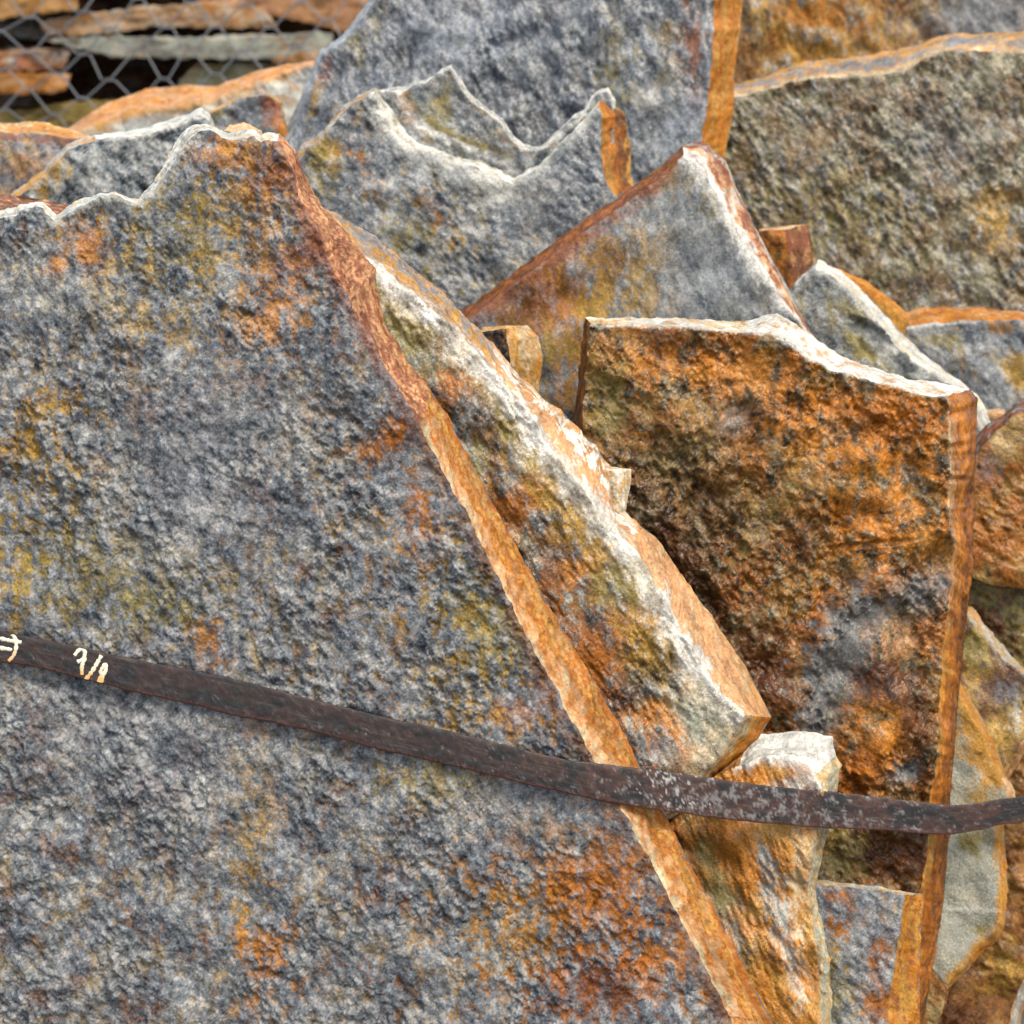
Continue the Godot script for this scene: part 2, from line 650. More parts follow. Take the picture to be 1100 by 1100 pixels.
func front_stones() -> void:
	# the big grey slab in front
	stone({
		"name": "split_stone", "label": "largest grey slab in front, speckled with rust, under the strap's left half", "at": [400, 700, 1.6], "yaw": -3.0, "thick": 0.05, "cell": 0.0014, "shift": [2, -4],
		"outline": [[-40, 240, -40, 234], [0, 234, 0, 228], [18, 229, 18, 223], [30, 222, 32, 218], [45, 223, 47, 218], [58, 238, 60, 233], [66, 233, 68, 228], [85, 219, 87, 214], [108, 211, 110, 207], [122, 209, 124, 205], [135, 215, 136, 210], [148, 219, 149, 214], [165, 202, 163, 196], [180, 184, 177, 179], [191, 164, 187, 160],
			[198, 151, 194, 146], [210, 140, 207, 135], [222, 139, 222, 134], [236, 146, 238, 140], [252, 149, 254, 143], [270, 146, 271, 140], [279, 153, 280, 148], [288, 150, 288, 145], [297, 151, 299, 145],
			[303, 157, 318, 164], [312, 182, 330, 192], [322, 215, 341, 216], [344, 250, 366, 242], [360, 294, 388, 270], [380, 332, 402, 290], [398, 362, 412, 345], [418, 400, 436, 384], [451, 456, 462, 418], [476, 509, 482, 450], [509, 565, 512, 508], [547, 644, 566, 608], [576, 702, 597, 664],
			[635, 811, 664, 776], [667, 867, 700, 848], [698, 925, 724, 894], [738, 1002, 768, 980], [785, 1094, 831, 1100], [840, 1300, 880, 1300], [-40, 1300]],
		"look": look({"angle": -52.0, "stretch": 1.35, "chip": 0.0095, "step": 0.0034, "big": 0.0035, "fine": 0.0012, "contrast": 0.74, "plane": 0.0016, "dark": Vector3(0.036, 0.041, 0.048), "mid": Vector3(0.178, 0.194, 0.216), "light": Vector3(0.45, 0.465, 0.485), "rust": Vector3(0.27, 0.1, 0.018), "rust2": Vector3(0.3, 0.19, 0.045), "cover": -0.26, "soak": 0.6, "wash": 0.85}),
		"lumps": [[471, 668, 2.6, 26, 10, -0.005, 0.9, 0.0], [200, 430, 90, 60, -40, 0.003, 0.3, 0.35], [40, 310, 50, 40, 0, 0.002, 0.3, 0.4], [420, 510, 70, 50, 20, -0.003, 0.3, 0.3], [250, 950, 60, 120, 10, 0.002, 0.3, 0.2]],
		"stains": [[60, 600, 90, 70, 0, "olive", 0.42], [40, 470, 45, 60, 0, "ochre", 0.4], [95, 265, 22, 25, 0, "orange", 0.75], [60, 285, 14, 14, 0, "orange", 0.6], [240, 165, 40, 22, 0, "orange", 0.62], [290, 190, 25, 50, 60, "rust", 0.7], [295, 330, 30, 60, 30, "orange", 0.55], [235, 230, 35, 50, 0, "ochre", 0.5], [330, 270, 20, 70, 65, "red", 0.7],
			[420, 470, 18, 45, 60, "rust", 0.6], [450, 560, 50, 25, 75, "rust", 0.5], [520, 680, 40, 70, -20, "olive", 0.6], [560, 760, 25, 60, 60, "red", 0.55], [160, 650, 60, 30, 0, "olive", 0.6], [225, 690, 20, 22, 0, "orange", 0.6], [10, 620, 40, 60, 0, "ochre", 0.38],
			[270, 900, 22, 90, 0, "ochre", 0.55], [285, 1030, 25, 40, 0, "orange", 0.55], [590, 890, 70, 40, 30, "olive", 0.45], [640, 960, 60, 50, 30, "rust", 0.68], [560, 1000, 70, 60, 0, "ochre", 0.5], [700, 1040, 40, 70, 60, "orange", 0.55], [640, 1060, 70, 40, 0, "red", 0.6], [480, 840, 60, 30, 0, "olive", 0.55],
			[200, 260, 90, 90, 30, "olive", 0.42], [290, 250, 40, 110, 25, "tan", 0.42], [130, 330, 60, 60, 0, "ochre", 0.35], [30, 520, 60, 120, 0, "ochre", 0.22], [110, 620, 120, 50, 0, "olive", 0.35], [620, 950, 110, 120, 30, "rust", 0.42], [500, 740, 60, 110, -25, "ochre", 0.35], [560, 860, 70, 40, 0, "blue", 0.4], [60, 330, 60, 35, 0, "pale", 0.42], [210, 500, 60, 90, 30, "blue", 0.42], [150, 800, 120, 60, 20, "blue", 0.35]],
		"bands": [[[[0, 232], [30, 224], [58, 238], [85, 221], [122, 211], [148, 219], [180, 186], [198, 152], [222, 139]], 9, "pale", 0.7], [[[300, 160], [322, 215], [360, 294], [398, 362], [451, 456]], 16, "red", 0.7], [[[451, 456], [509, 565], [576, 702], [667, 867], [785, 1094]], 20, "brown", 0.7]],
		"edges": [[0, 23, "pale", "white", "cream", "pale thin upper edge"], [23, 32, "peach", "tan", "red", "pinkish tan sloping edge", ["red", "peach", "red", "peach", "red", "tan"]], [32, 41, "tan", "gold", "rust", "orange brown sloping edge", ["cream", "peach", "tan", "rust", "gold", "tan", "rust"]], [41, 44, "rust", "tan", "brown", ""]],
		"edge_rough": 0.0035,
	})
	# the long slab behind it
	stone({
		"name": "split_stone", "label": "long narrow slab with white rim and tan broken edge, slanting behind the largest grey slab", "at": [600, 600, 1.668], "yaw": 4.0, "thick": 0.05, "cell": 0.0016, "mat": "wet", "shift": [4, -4],
		"outline": [[330, 240, 340, 222], [362, 246, 362, 229], [384, 268, 386, 243], [400, 284, 412, 262], [447, 320, 442, 287], [495, 357, 478, 314], [513, 379, 498, 338], [545, 414, 528, 368], [571, 450, 578, 424], [596, 489, 602, 440], [626, 527, 626, 466], [640, 545, 641, 480], [656, 563, 654, 502], [672, 580, 656, 538],
			[685, 592, 684, 562], [711, 637, 706, 578], [733, 677, 731, 616], [755, 718, 757, 652], [780, 753, 800, 714], [800, 768, 829, 770], [793, 786, 813, 795], [778, 806, 792, 813], [758, 828, 763, 834], [742, 860, 744, 866], [700, 890, 702, 893], [640, 880, 640, 880], [560, 720], [480, 560], [380, 360]],
		"look": look({"angle": -58.0, "stretch": 2.2, "chip": 0.013, "step": 0.004, "cover": -0.02, "rust": Vector3(0.3, 0.12, 0.02), "rust2": "olive", "dark": Vector3(0.03, 0.03, 0.03), "mid": Vector3(0.19, 0.19, 0.18), "light": Vector3(0.52, 0.52, 0.48)}),
		"stains": [[440, 360, 25, 60, 40, "olive", 0.7], [500, 420, 25, 40, 50, "dark", 0.5], [470, 430, 20, 60, 50, "rust", 0.55], [560, 540, 25, 70, 50, "rust", 0.75], [600, 600, 40, 60, 55, "brown", 0.7], [640, 690, 30, 90, 58, "rust", 0.8], [610, 620, 20, 60, 60, "orange", 0.6], [720, 780, 50, 16, 55, "orange", 0.75], [700, 810, 30, 20, 0, "grey", 0.6], [700, 700, 26, 60, -35, "ochre", 0.7], [620, 560, 30, 80, -38, "ochre", 0.6], [680, 620, 30, 40, 50, "olive", 0.7], [770, 780, 40, 26, 40, "green", 0.95], [560, 470, 20, 50, -35, "olive", 0.6], [590, 650, 22, 70, -32, "dark", 0.7], [640, 720, 22, 110, -32, "rust", 0.75], [655, 760, 14, 90, 58, "dark", 0.6]],  # the dark ones beside the front slab paint in crevice shade
		"bands": [[[[384, 266], [447, 320], [495, 357], [545, 414], [596, 489], [656, 563], [685, 592], [711, 637], [755, 718], [800, 768], [760, 825]], 36, "cream", 0.85], [[[384, 266], [447, 320], [495, 357], [545, 414], [596, 489], [656, 563], [685, 592], [711, 637], [755, 718], [800, 768]], 26, "white", 1.0]],
		"edges": [[0, 7, "tan", "gold", "grey", "tan and grey streaked edge", ["white", "tan", "gold", "grey", "tan"]], [7, 14, "tan", "peach", "white", "tan edge with white quartz streaks", ["white", "peach", "peach", "tan", "white", "tan"]], [14, 19, "peach", "tan", "cream", "smooth peach coloured edge", ["white", "peach", "peach", "peach", "peach", "tan"]], [19, 24, "cream", "gold", "orange", "cream end", ["cream", "cream", "gold", "orange", "rust"]], [24, 29, "brown", "rust", "dark", ""]],
		"edge_rough": 0.003,
	})
	stone({
		"name": "stone_chip", "label": "small cream chip stuck to the tan edge of the long narrow slab", "category": "stone chip", "at": [668, 525, 1.708], "thick": 0.02, "cell": 0.0016, "yaw": -20.0,
		"outline": [[648, 505, 654, 501], [660, 506, 678, 504], [663, 520, 678, 515], [668, 545, 672, 549], [664, 553, 668, 553], [650, 545, 650, 545]],
		"look": look({"cover": -0.6, "dark": "tan", "mid": "cream", "light": "white", "step": 0.001, "big": 0.001}), "edges": [[0, 6, "cream", "white", "gold", ""]], "jag": 0.001,
	})
	stone({
		"name": "stone_chip", "label": "golden stub of stone with a dark left side, poking up behind the long narrow slab", "category": "stone chip", "at": [545, 390, 1.80], "thick": 0.03, "cell": 0.0018, "yaw": -15.0,
		"outline": [[512, 358, 520, 352], [530, 354, 545, 350], [543, 353, 567, 350], [545, 366, 578, 362], [547, 382, 583, 382], [546, 410, 579, 420], [548, 450, 580, 450], [508, 450, 512, 450]],
		"look": look({"cover": -0.3, "dark": "black", "mid": "dark", "light": "brown", "step": 0.002, "big": 0.001}), "edges": [[0, 2, "cream", "tan", "gold", ""], [2, 6, "gold", "cream", "orange", "golden side"], [6, 8, "rust", "tan", "brown", ""]], "jag": 0.001,
	})
	# the twisted piece below the strap
	stone({
		"name": "split_stone", "label": "golden fibrous piece with a white quartz crest, wedged upright under the strap", "at": [830, 950, 1.70], "yaw": -4.0, "thick": 0.035, "cell": 0.0016, "mat": "wet", "shift": [6, -3],
		"outline": [[740, 860, 745, 850], [770, 832, 775, 826], [793, 824, 800, 802], [806, 818, 812, 791], [822, 812, 833, 787], [838, 812, 855, 786], [856, 818, 876, 787], [868, 822, 894, 791], [876, 832, 897, 812], [882, 840, 903, 822], [884, 860, 899, 852], [878, 890, 890, 889], [872, 925, 882, 925], [868, 955, 876, 955], [873, 984, 881, 984], [882, 1027, 891, 1027], [884, 1064, 893, 1064], [886, 1300, 893, 1300], [790, 1300], [740, 1000], [700, 900]],
		"look": look({"angle": -66.0, "stretch": 2.8, "chip": 0.011, "step": 0.004, "big": 0.006, "speck": 0.007, "contrast": 0.75, "cover": 0.62, "soak": 0.92, "dark": Vector3(0.09, 0.06, 0.03), "mid": Vector3(0.3, 0.23, 0.12), "light": Vector3(0.56, 0.48, 0.33), "rust": "orange", "rust2": "gold"}),
		"stains": [[740, 900, 30, 40, 60, "brown", 0.7], [800, 900, 70, 16, 75, "orange", 0.75], [760, 960, 30, 60, -25, "rust", 0.7], [830, 1080, 40, 50, 0, "gold", 0.6], [850, 960, 30, 70, -10, "gold", 0.5], [845, 1010, 12, 70, -10, "white", 0.6], [830, 960, 14, 60, -15, "pale", 0.65], [860, 930, 10, 60, 0, "cream", 0.6], [790, 1000, 60, 14, 65, "pale", 0.6], [820, 1060, 20, 40, -10, "orange", 0.7], [765, 940, 14, 60, -25, "olive", 0.65], [850, 845, 30, 14, -30, "white", 0.8], [815, 835, 20, 10, 20, "orange", 0.7]],
		"bands": [[[[793, 822], [822, 812], [856, 818], [880, 840]], 12, "white", 0.95], [[[880, 880], [870, 940], [884, 1030], [886, 1100]], 7, "green", 0.7]],
		"edges": [[0, 2, "tan", "rust", "gold", ""], [2, 8, "white", "white", "pale", "white quartz crest"], [8, 17, "green", "cream", "gold", "pale green side"], [17, 21, "rust", "tan", "brown", ""]], "edge_rough": 0.004, "hollow": 0.004,
	})
	# the rust-brown block
	stone({
		"name": "split_stone", "label": "rust brown slab with white upper rim and orange right side, behind the strap", "at": [830, 620, 1.775], "yaw": -2.0, "thick": 0.07, "cell": 0.0017, "mat": "wet",
		"outline": [[634, 347, 629, 342], [680, 348, 690, 341], [730, 350, 740, 342], [765, 353, 780, 345], [800, 357, 805, 345], [827, 358, 835, 336], [849, 368, 855, 347], [868, 385, 868, 359], [890, 396, 890, 375], [917, 402, 917, 388], [944, 413, 950, 399], [969, 416, 977, 407], [996, 424, 1014, 411], [1017, 425, 1042, 418],
			[1022, 440, 1050, 428], [1022, 500, 1048, 500], [1019, 555, 1046, 555], [1025, 590, 1044, 609], [1022, 625, 1041, 640], [1016, 677, 1036, 691], [1012, 732, 1030, 745], [1008, 790, 1026, 799], [1001, 858, 1021, 853], [998, 899, 1019, 899], [989, 956, 1014, 966], [978, 1030, 1004, 1027], [962, 1110, 990, 1110], [945, 1300, 975, 1300], [700, 1300], [640, 800, 632, 800], [622, 520, 612, 520], [627, 430, 617, 450]],
		"look": look({"angle": -48.0, "stretch": 1.35, "chip": 0.012, "step": 0.005, "big": 0.006, "fine": 0.0012, "speck": 0.006, "cover": 0.05, "contrast": 1.0, "soak": 0.92, "dark": Vector3(0.016, 0.014, 0.01), "mid": Vector3(0.1, 0.08, 0.045), "light": Vector3(0.30, 0.26, 0.18), "rust": Vector3(0.44, 0.135, 0.008), "rust2": Vector3(0.28, 0.125, 0.016)}),
		"lumps": [[935, 735, 56, 100, 14, -0.005, 0.07, 0.6], [720, 440, 80, 50, -20, 0.004, 0.3, 0.2], [790, 450, 26, 20, -40, -0.004, 0.3, 0.5], [900, 500, 90, 40, 20, 0.004, 0.25, 0.2], [870, 600, 50, 60, 0, -0.004, 0.3, 0.1], [940, 584, 60, 4, -6, -0.004, 0.6, 0.1], [760, 560, 40, 90, 40, -0.005, 0.4, 0.0]],
		"stains": [[735, 385, 75, 26, 4, "deep", 0.75], [690, 390, 60, 24, 0, "orange", 0.6], [780, 400, 50, 20, 0, "orange", 0.85], [655, 430, 26, 60, 0, "olive", 0.6], [735, 500, 80, 60, -40, "olive", 0.5], [730, 500, 50, 40, -40, "dark", 0.42], [790, 452, 26, 18, -40, "slate", 0.6], [770, 580, 60, 110, 40, "deep", 0.5], [760, 570, 40, 80, 40, "black", 0.42], [700, 560, 34, 80, -20, "black", 0.6], [740, 640, 30, 80, -30, "deep", 0.8], [820, 720, 36, 70, -20, "deep", 0.7], [910, 470, 90, 40, 15, "orange", 0.65], [960, 450, 50, 26, 10, "rust", 0.85], [930, 560, 90, 50, 10, "orange", 0.55], [830, 550, 30, 60, 40, "olive", 0.45], [870, 580, 24, 50, 30, "black", 0.45],  # black and deep tones run along the edge of the long slab
			[907, 702, 40, 80, 22, "slate", 0.75, 1], [880, 775, 22, 40, 5, "slate", 0.85], [985, 640, 44, 24, -15, "slate", 0.7], [970, 690, 40, 20, 0, "peach", 0.4], [960, 740, 40, 30, 20, "deep", 0.9], [955, 800, 46, 40, 0, "orange", 0.8], [985, 800, 18, 60, 0, "deep", 0.8], [925, 830, 25, 40, 0, "rust", 0.9], [972, 830, 20, 11, -30, "slate", 0.8], [960, 915, 50, 36, 0, "deep", 1.0], [905, 920, 25, 30, 0, "olive", 0.7]],  # a deep tone sits just below the strap
		"bands": [[[[634, 347], [730, 350], [800, 357], [827, 358], [868, 385], [917, 402], [969, 416], [1017, 425]], 4, "white", 0.75], [[[1022, 440], [1022, 500], [1019, 555]], 4, "cream", 0.7]],
		"edges": [[0, 4, "white", "cream", "tan", "white and pink top rim"], [4, 13, "white", "white", "tan", "white quartz rim"], [13, 19, "rust", "orange", "brown", "orange side", ["tan", "rust", "orange", "rust", "brown", "rust"]], [19, 28, "rust", "tan", "brown", "brown streaked side", ["gold", "orange", "rust", "rust", "brown", "rust"]], [28, 32, "brown", "rust", "deep", "dark brown side"]],  # shade of the left side is put into its dark tints
	})
	stone({
		"name": "split_stone", "label": "small grey slab with orange edge at the bottom, right of the golden piece", "at": [930, 1030, 1.732], "yaw": -6.0, "thick": 0.028, "cell": 0.0017, "shift": [2, -5],
		"outline": [[870, 951, 872, 946], [905, 952, 906, 948], [938, 957, 940, 951], [958, 960, 962, 957], [974, 962, 992, 960], [969, 984, 990, 975], [963, 1027, 988, 1030], [955, 1085, 988, 1090], [945, 1300, 980, 1300], [870, 1300]],
		"look": look({"cover": -0.3, "chip": 0.014, "step": 0.002, "big": 0.002}), "stains": [[910, 990, 30, 30, 0, "grey", 0.6], [895, 1050, 16, 50, 0, "olive", 0.6], [945, 1060, 16, 60, 0, "rust", 0.6], [900, 985, 16, 30, 0, "rust", 0.5]],
		"edges": [[0, 4, "pale", "cream", "tan", ""], [4, 9, "orange", "gold", "red", "bright orange edge"], [9, 10, "rust", "tan", "brown", ""]],
	})


func back_stones() -> void:
	# right-hand side, from the strap upwards
	stone({
		"name": "split_stone", "label": "smooth pale green slab with a glowing orange rim, right of the rust brown slab", "at": [1040, 930, 1.875], "yaw": 3.0, "thick": 0.03, "cell": 0.0019, "shift": [4, 2],
		"outline": [[960, 720], [1018, 728, 1024, 724], [1030, 746, 1036, 742], [1046, 770, 1052, 766], [1056, 790, 1062, 786], [1066, 815, 1073, 812], [1074, 836, 1081, 835], [1079, 846, 1088, 848], [1080, 856, 1090, 858], [1072, 872, 1080, 874], [1072, 893, 1078, 893], [1075, 925, 1081, 925], [1077, 955, 1082, 955], [1074, 992, 1079, 995], [1068, 1004, 1073, 1007], [1052, 1019, 1056, 1021], [1037, 1037, 1041, 1040], [1016, 1060, 1018, 1063], [1003, 1044], [960, 1030]],
		"look": look({"chip": 0.02, "step": 0.0012, "big": 0.003, "fine": 0.0006, "speck": 0.012, "contrast": 0.55, "cover": -0.75, "dark": Vector3(0.19, 0.185, 0.14), "mid": Vector3(0.38, 0.375, 0.31), "light": Vector3(0.54, 0.53, 0.46)}),
		"stains": [[1040, 905, 16, 14, 0, "olive", 0.75], [1055, 1000, 10, 10, 0, "olive", 0.8], [1052, 860, 20, 20, 0, "ochre", 0.65], [1045, 790, 16, 30, -20, "gold", 0.8], [1052, 815, 14, 30, -20, "gold", 0.85], [1030, 1050, 14, 10, 0, "gold", 0.8], [1060, 822, 3, 3, 0, "black", 1.2], [1064, 830, 5, 2, 20, "black", 1.2], [1056, 812, 3, 3, 0, "black", 1.2], [1050, 808, 4, 2, 0, "black", 1.1], [1068, 836, 5, 2, 20, "black", 1.2]],
		"bands": [[[[1018, 728], [1046, 770], [1066, 815], [1074, 836]], 16, "gold", 1.0], [[[1072, 880], [1077, 955], [1072, 996], [1052, 1019], [1016, 1060]], 10, "gold", 1.0], [[[1020, 977], [1070, 978]], 3, "white", 0.5]],
		"edges": [[0, 6, "gold", "orange", "tan", ""], [6, 9, "peach", "cream", "tan", ""], [9, 20, "orange", "gold", "tan", ""]],
	})
	stone({
		"name": "stone_chip", "label": "small red brown wedge in the gap below the pale green slab", "category": "stone chip", "at": [1005, 1075, 1.862], "thick": 0.03, "cell": 0.002,
		"outline": [[985, 1035], [1003, 1044, 1006, 1038], [1016, 1060, 1020, 1060], [1014, 1080], [1004, 1105], [1000, 1300], [970, 1300]],
		"look": look({"cover": 0.4, "dark": "deep", "mid": "brown", "light": "red", "step": 0.004}), "edges": [[0, 7, "red", "brown", "peach", ""]],
	})
	stone({
		"name": "split_stone", "label": "brown slab in the lower right corner, behind the pale green slab", "at": [1070, 1000, 1.95], "yaw": 2.0, "thick": 0.04, "cell": 0.0022, "mat": "wet",
		"outline": [[985, 840], [1060, 850], [1082, 838], [1100, 812], [1130, 790], [1130, 960], [1104, 1040, 1112, 1040], [1090, 1080, 1100, 1082], [1082, 1110, 1094, 1112], [1070, 1300], [960, 1300]],
		"look": look({"angle": -35.0, "chip": 0.012, "step": 0.003, "cover": 0.55, "dark": "deep", "mid": "brown", "light": "rust", "rust": Vector3(0.2, 0.08, 0.02), "rust2": Vector3(0.28, 0.14, 0.04)}),
		"stains": [[1080, 1040, 25, 30, 0, "ochre", 0.6], [1030, 1090, 40, 20, 0, "deep", 0.7]], "edges": [[0, 5, "brown", "rust", "tan", ""], [5, 11, "pale", "tan", "white", ""]],
	})
	stone({
		"name": "split_stone", "label": "grey brown slab with pale slanting rim above the right end of the strap", "at": [1070, 750, 1.915], "yaw": 5.0, "thick": 0.03, "cell": 0.002, "mat": "wet", "shift": [4, -4],
		"outline": [[1000, 640], [1041, 660, 1043, 653], [1060, 684, 1064, 678], [1083, 711, 1087, 705], [1098, 723, 1102, 718], [1130, 742, 1134, 737], [1130, 770, 1134, 772], [1098, 800, 1101, 805], [1086, 822, 1090, 826], [1078, 838, 1081, 842], [1050, 850], [1000, 850]],
		"look": look({"angle": -60, "chip": 0.012, "step": 0.0025, "cover": 0.25, "soak": 0.9, "mid": Vector3(0.14, 0.12, 0.08), "light": Vector3(0.34, 0.3, 0.22), "rust": "brown", "rust2": "ochre"}),
		"stains": [[1050, 700, 14, 30, -30, "olive", 0.8], [1070, 740, 20, 20, 0, "brown", 0.7], [1085, 745, 20, 14, 0, "grey", 0.6], [1090, 770, 12, 20, 0, "pale", 0.4]], "bands": [[[[1041, 660], [1060, 684], [1083, 711], [1130, 742]], 3, "pale", 0.7], [[[1098, 800], [1078, 838]], 6, "tan", 0.8]],
		"edges": [[0, 6, "pale", "tan", "ochre", ""], [6, 12, "tan", "peach", "rust", ""]],
	})
	stone({
		"name": "split_stone", "label": "ochre brown slab at the right border with a dark slanting top", "at": [1075, 540, 1.94], "yaw": 2.0, "thick": 0.035, "cell": 0.002, "mat": "wet",
		"outline": [[1000, 500], [1045, 492, 1040, 478], [1056, 478, 1060, 456], [1072, 462, 1076, 447], [1088, 448, 1092, 434], [1130, 424, 1130, 408], [1130, 634], [1100, 632, 1100, 630], [1075, 630], [1060, 628], [1044, 619], [1000, 612]],
		"look": look({"angle": -40, "chip": 0.013, "step": 0.003, "cover": 0.3, "dark": Vector3(0.035, 0.02, 0.012), "mid": Vector3(0.15, 0.09, 0.04), "light": Vector3(0.32, 0.25, 0.15), "soak": 0.92, "rust": "rust", "rust2": Vector3(0.33, 0.2, 0.06)}),
		"stains": [[1060, 500, 20, 20, 0, "grey", 0.5], [1080, 560, 40, 40, 0, "rust", 0.6]], "edges": [[0, 6, "red", "brown", "grey", "dark red brown top"], [6, 12, "deep", "black", "brown", ""]], "edge_rough": 0.002,
	})
	stone({
		"name": "split_stone", "label": "dark ochre slab tucked under the ochre brown slab at the right border", "at": [1075, 670, 1.985], "yaw": 2.0, "thick": 0.035, "cell": 0.0022, "mat": "wet",
		"outline": [[1000, 596], [1130, 610], [1130, 780], [1000, 760]],
		"look": look({"angle": -40, "chip": 0.013, "step": 0.003, "cover": 0.35, "dark": "deep", "mid": Vector3(0.15, 0.11, 0.06), "light": "ochre", "rust": "brown", "rust2": "olive"}), "edges": [[0, 4, "brown", "deep", "rust", ""]],
	})
	stone({
		"name": "split_stone", "label": "pointed grey slab with white right rim and a hollow, above the rust brown slab", "at": [950, 370, 1.985], "yaw": -4.0, "thick": 0.03, "cell": 0.002, "shift": [0, -4],
		"outline": [[800, 370], [848, 318, 846, 313], [864, 301, 863, 294], [876, 290, 879, 279], [888, 294, 896, 288], [905, 306, 910, 298], [920, 320, 928, 314], [938, 338, 944, 330], [958, 364, 966, 355], [985, 390, 993, 381], [1020, 412, 1028, 407], [1042, 430, 1052, 426], [1056, 458, 1066, 455], [1060, 500], [860, 500]],
		"look": look({"angle": -50, "chip": 0.02, "step": 0.0018, "big": 0.003, "cover": -0.55, "dark": Vector3(0.06, 0.065, 0.06), "mid": Vector3(0.24, 0.25, 0.25), "light": Vector3(0.45, 0.46, 0.46)}),
		"lumps": [[945, 372, 56, 17, 40, -0.012, 0.35, 0.3]], "stains": [[935, 375, 40, 12, 42, "olive", 0.9], [915, 330, 22, 16, 40, "olive", 0.7], [955, 380, 30, 8, 42, "dark", 0.7], [860, 320, 10, 20, 0, "olive", 0.5]],
		"bands": [[[[879, 288], [905, 306], [938, 338], [958, 364], [985, 390], [1042, 430], [1056, 458]], 9, "white", 0.85], [[[912, 352], [930, 358], [960, 392], [985, 405]], 6, "pale", 0.8], [[[848, 318], [876, 288]], 6, "pale", 0.7]],
		"edges": [[0, 3, "pale", "white", "grey", ""], [3, 13, "white", "pale", "cream", "white rim"], [13, 15, "grey", "pale", "tan", ""]],
	})
	stone({
		"name": "stone_chip", "label": "thin orange sliver of stone behind the pointed grey slab", "category": "stone chip", "at": [935, 318, 2.05], "thick": 0.02, "cell": 0.003,
		"outline": [[890, 290], [908, 296, 911, 294], [925, 304], [945, 318], [966, 334, 968, 332], [975, 345], [960, 380], [890, 340]],
		"look": look({"cover": 0.5, "dark": "rust", "mid": "orange", "light": "gold", "rust": "orange", "rust2": "gold", "step": 0.001}), "edges": [[0, 8, "orange", "gold", "rust", ""]],
	})
	stone({
		"name": "stone_chip", "label": "tiny peach chip in the notch above the ochre brown slab", "category": "stone chip", "at": [1068, 450, 2.01], "thick": 0.02, "cell": 0.003,
		"outline": [[1050, 446], [1062, 444, 1063, 440], [1078, 444, 1079, 440], [1080, 470], [1050, 470]],
		"look": look({"cover": 0.2, "dark": "tan", "mid": "peach", "light": "cream", "rust": "tan", "rust2": "peach", "step": 0.001}), "edges": [[0, 5, "cream", "peach", "tan", ""]], "jag": 0.001,
	})
	stone({
		"name": "split_stone", "label": "grey slab with an orange top edge at the right border, under the sparkling grey slab", "at": [1050, 400, 2.10], "yaw": 0.0, "thick": 0.05, "cell": 0.0022,
		"outline": [[940, 350, 940, 338], [969, 350, 966, 337], [1005, 346, 991, 331], [1045, 345, 1040, 329], [1075, 344, 1070, 333], [1130, 342, 1130, 337], [1130, 560], [940, 560]],
		"look": look({"chip": 0.025, "step": 0.0015, "cover": -0.4, "mid": Vector3(0.23, 0.25, 0.27), "contrast": 0.8}),
		"stains": [[1095, 400, 12, 25, 0, "ochre", 0.9], [1010, 365, 25, 8, 0, "olive", 0.7], [1085, 352, 30, 8, 0, "tan", 0.6]], "bands": [[[[969, 352], [1005, 347], [1045, 346]], 4, "white", 0.8]], "edges": [[0, 6, "orange", "tan", "red", "orange top edge"], [6, 8, "rust", "tan", "brown", ""]],
	})
	# the triangular slab, the notched slab and what stands behind
	stone({
		"name": "split_stone", "label": "triangular grey slab with a rusty left edge and a white right rim, in the middle", "at": [700, 300, 1.91], "yaw": -3.0, "thick": 0.045, "cell": 0.002, "shift": [0, -3],
		"outline": [[500, 344, 494, 336], [530, 322, 524, 314], [560, 299, 553, 291], [610, 262, 604, 254], [660, 226, 653, 218], [690, 204, 685, 196], [718, 184, 712, 177], [735, 164, 733, 156], [748, 172, 755, 151], [769, 206, 778, 172], [780, 228, 793, 206], [791, 249, 809, 240], [816, 285, 822, 266], [841, 326, 841, 298], [862, 352, 867, 350], [885, 390, 892, 390], [885, 560], [560, 560], [470, 420]],
		"look": look({"angle": -80, "chip": 0.016, "step": 0.002, "cover": -0.3, "mid": Vector3(0.23, 0.245, 0.255), "rust": "ochre", "rust2": "olive", "contrast": 0.6}),
		"stains": [[590, 330, 80, 40, -38, "rust", 0.8], [650, 370, 60, 50, 0, "ochre", 0.55], [690, 290, 36, 50, 20, "ochre", 0.6], [620, 380, 12, 60, 0, "orange", 0.6], [650, 290, 40, 20, -38, "brown", 0.6], [640, 320, 50, 30, 70, "ochre", 0.62], [700, 310, 30, 40, 0, "ochre", 0.5], [560, 340, 60, 18, -35, "brown", 0.7], [600, 400, 14, 50, 0, "orange", 0.6], [580, 380, 60, 40, 0, "olive", 0.5], [760, 290, 60, 60, 0, "grey", 0.6], [770, 220, 20, 14, 50, "olive", 0.7]],
		"bands": [[[[500, 342], [560, 299], [610, 262], [660, 226], [718, 184]], 18, "red", 0.85], [[[737, 166], [769, 210], [791, 252], [816, 288], [845, 330]], 13, "white", 0.9]],
		"edges": [[0, 7, "brown", "red", "rust", "rusty brown left edge"], [7, 15, "white", "peach", "red", "white and pink right rim", ["white", "white", "peach", "red", "pale"]], [15, 19, "grey", "rust", "brown", ""]],
	})
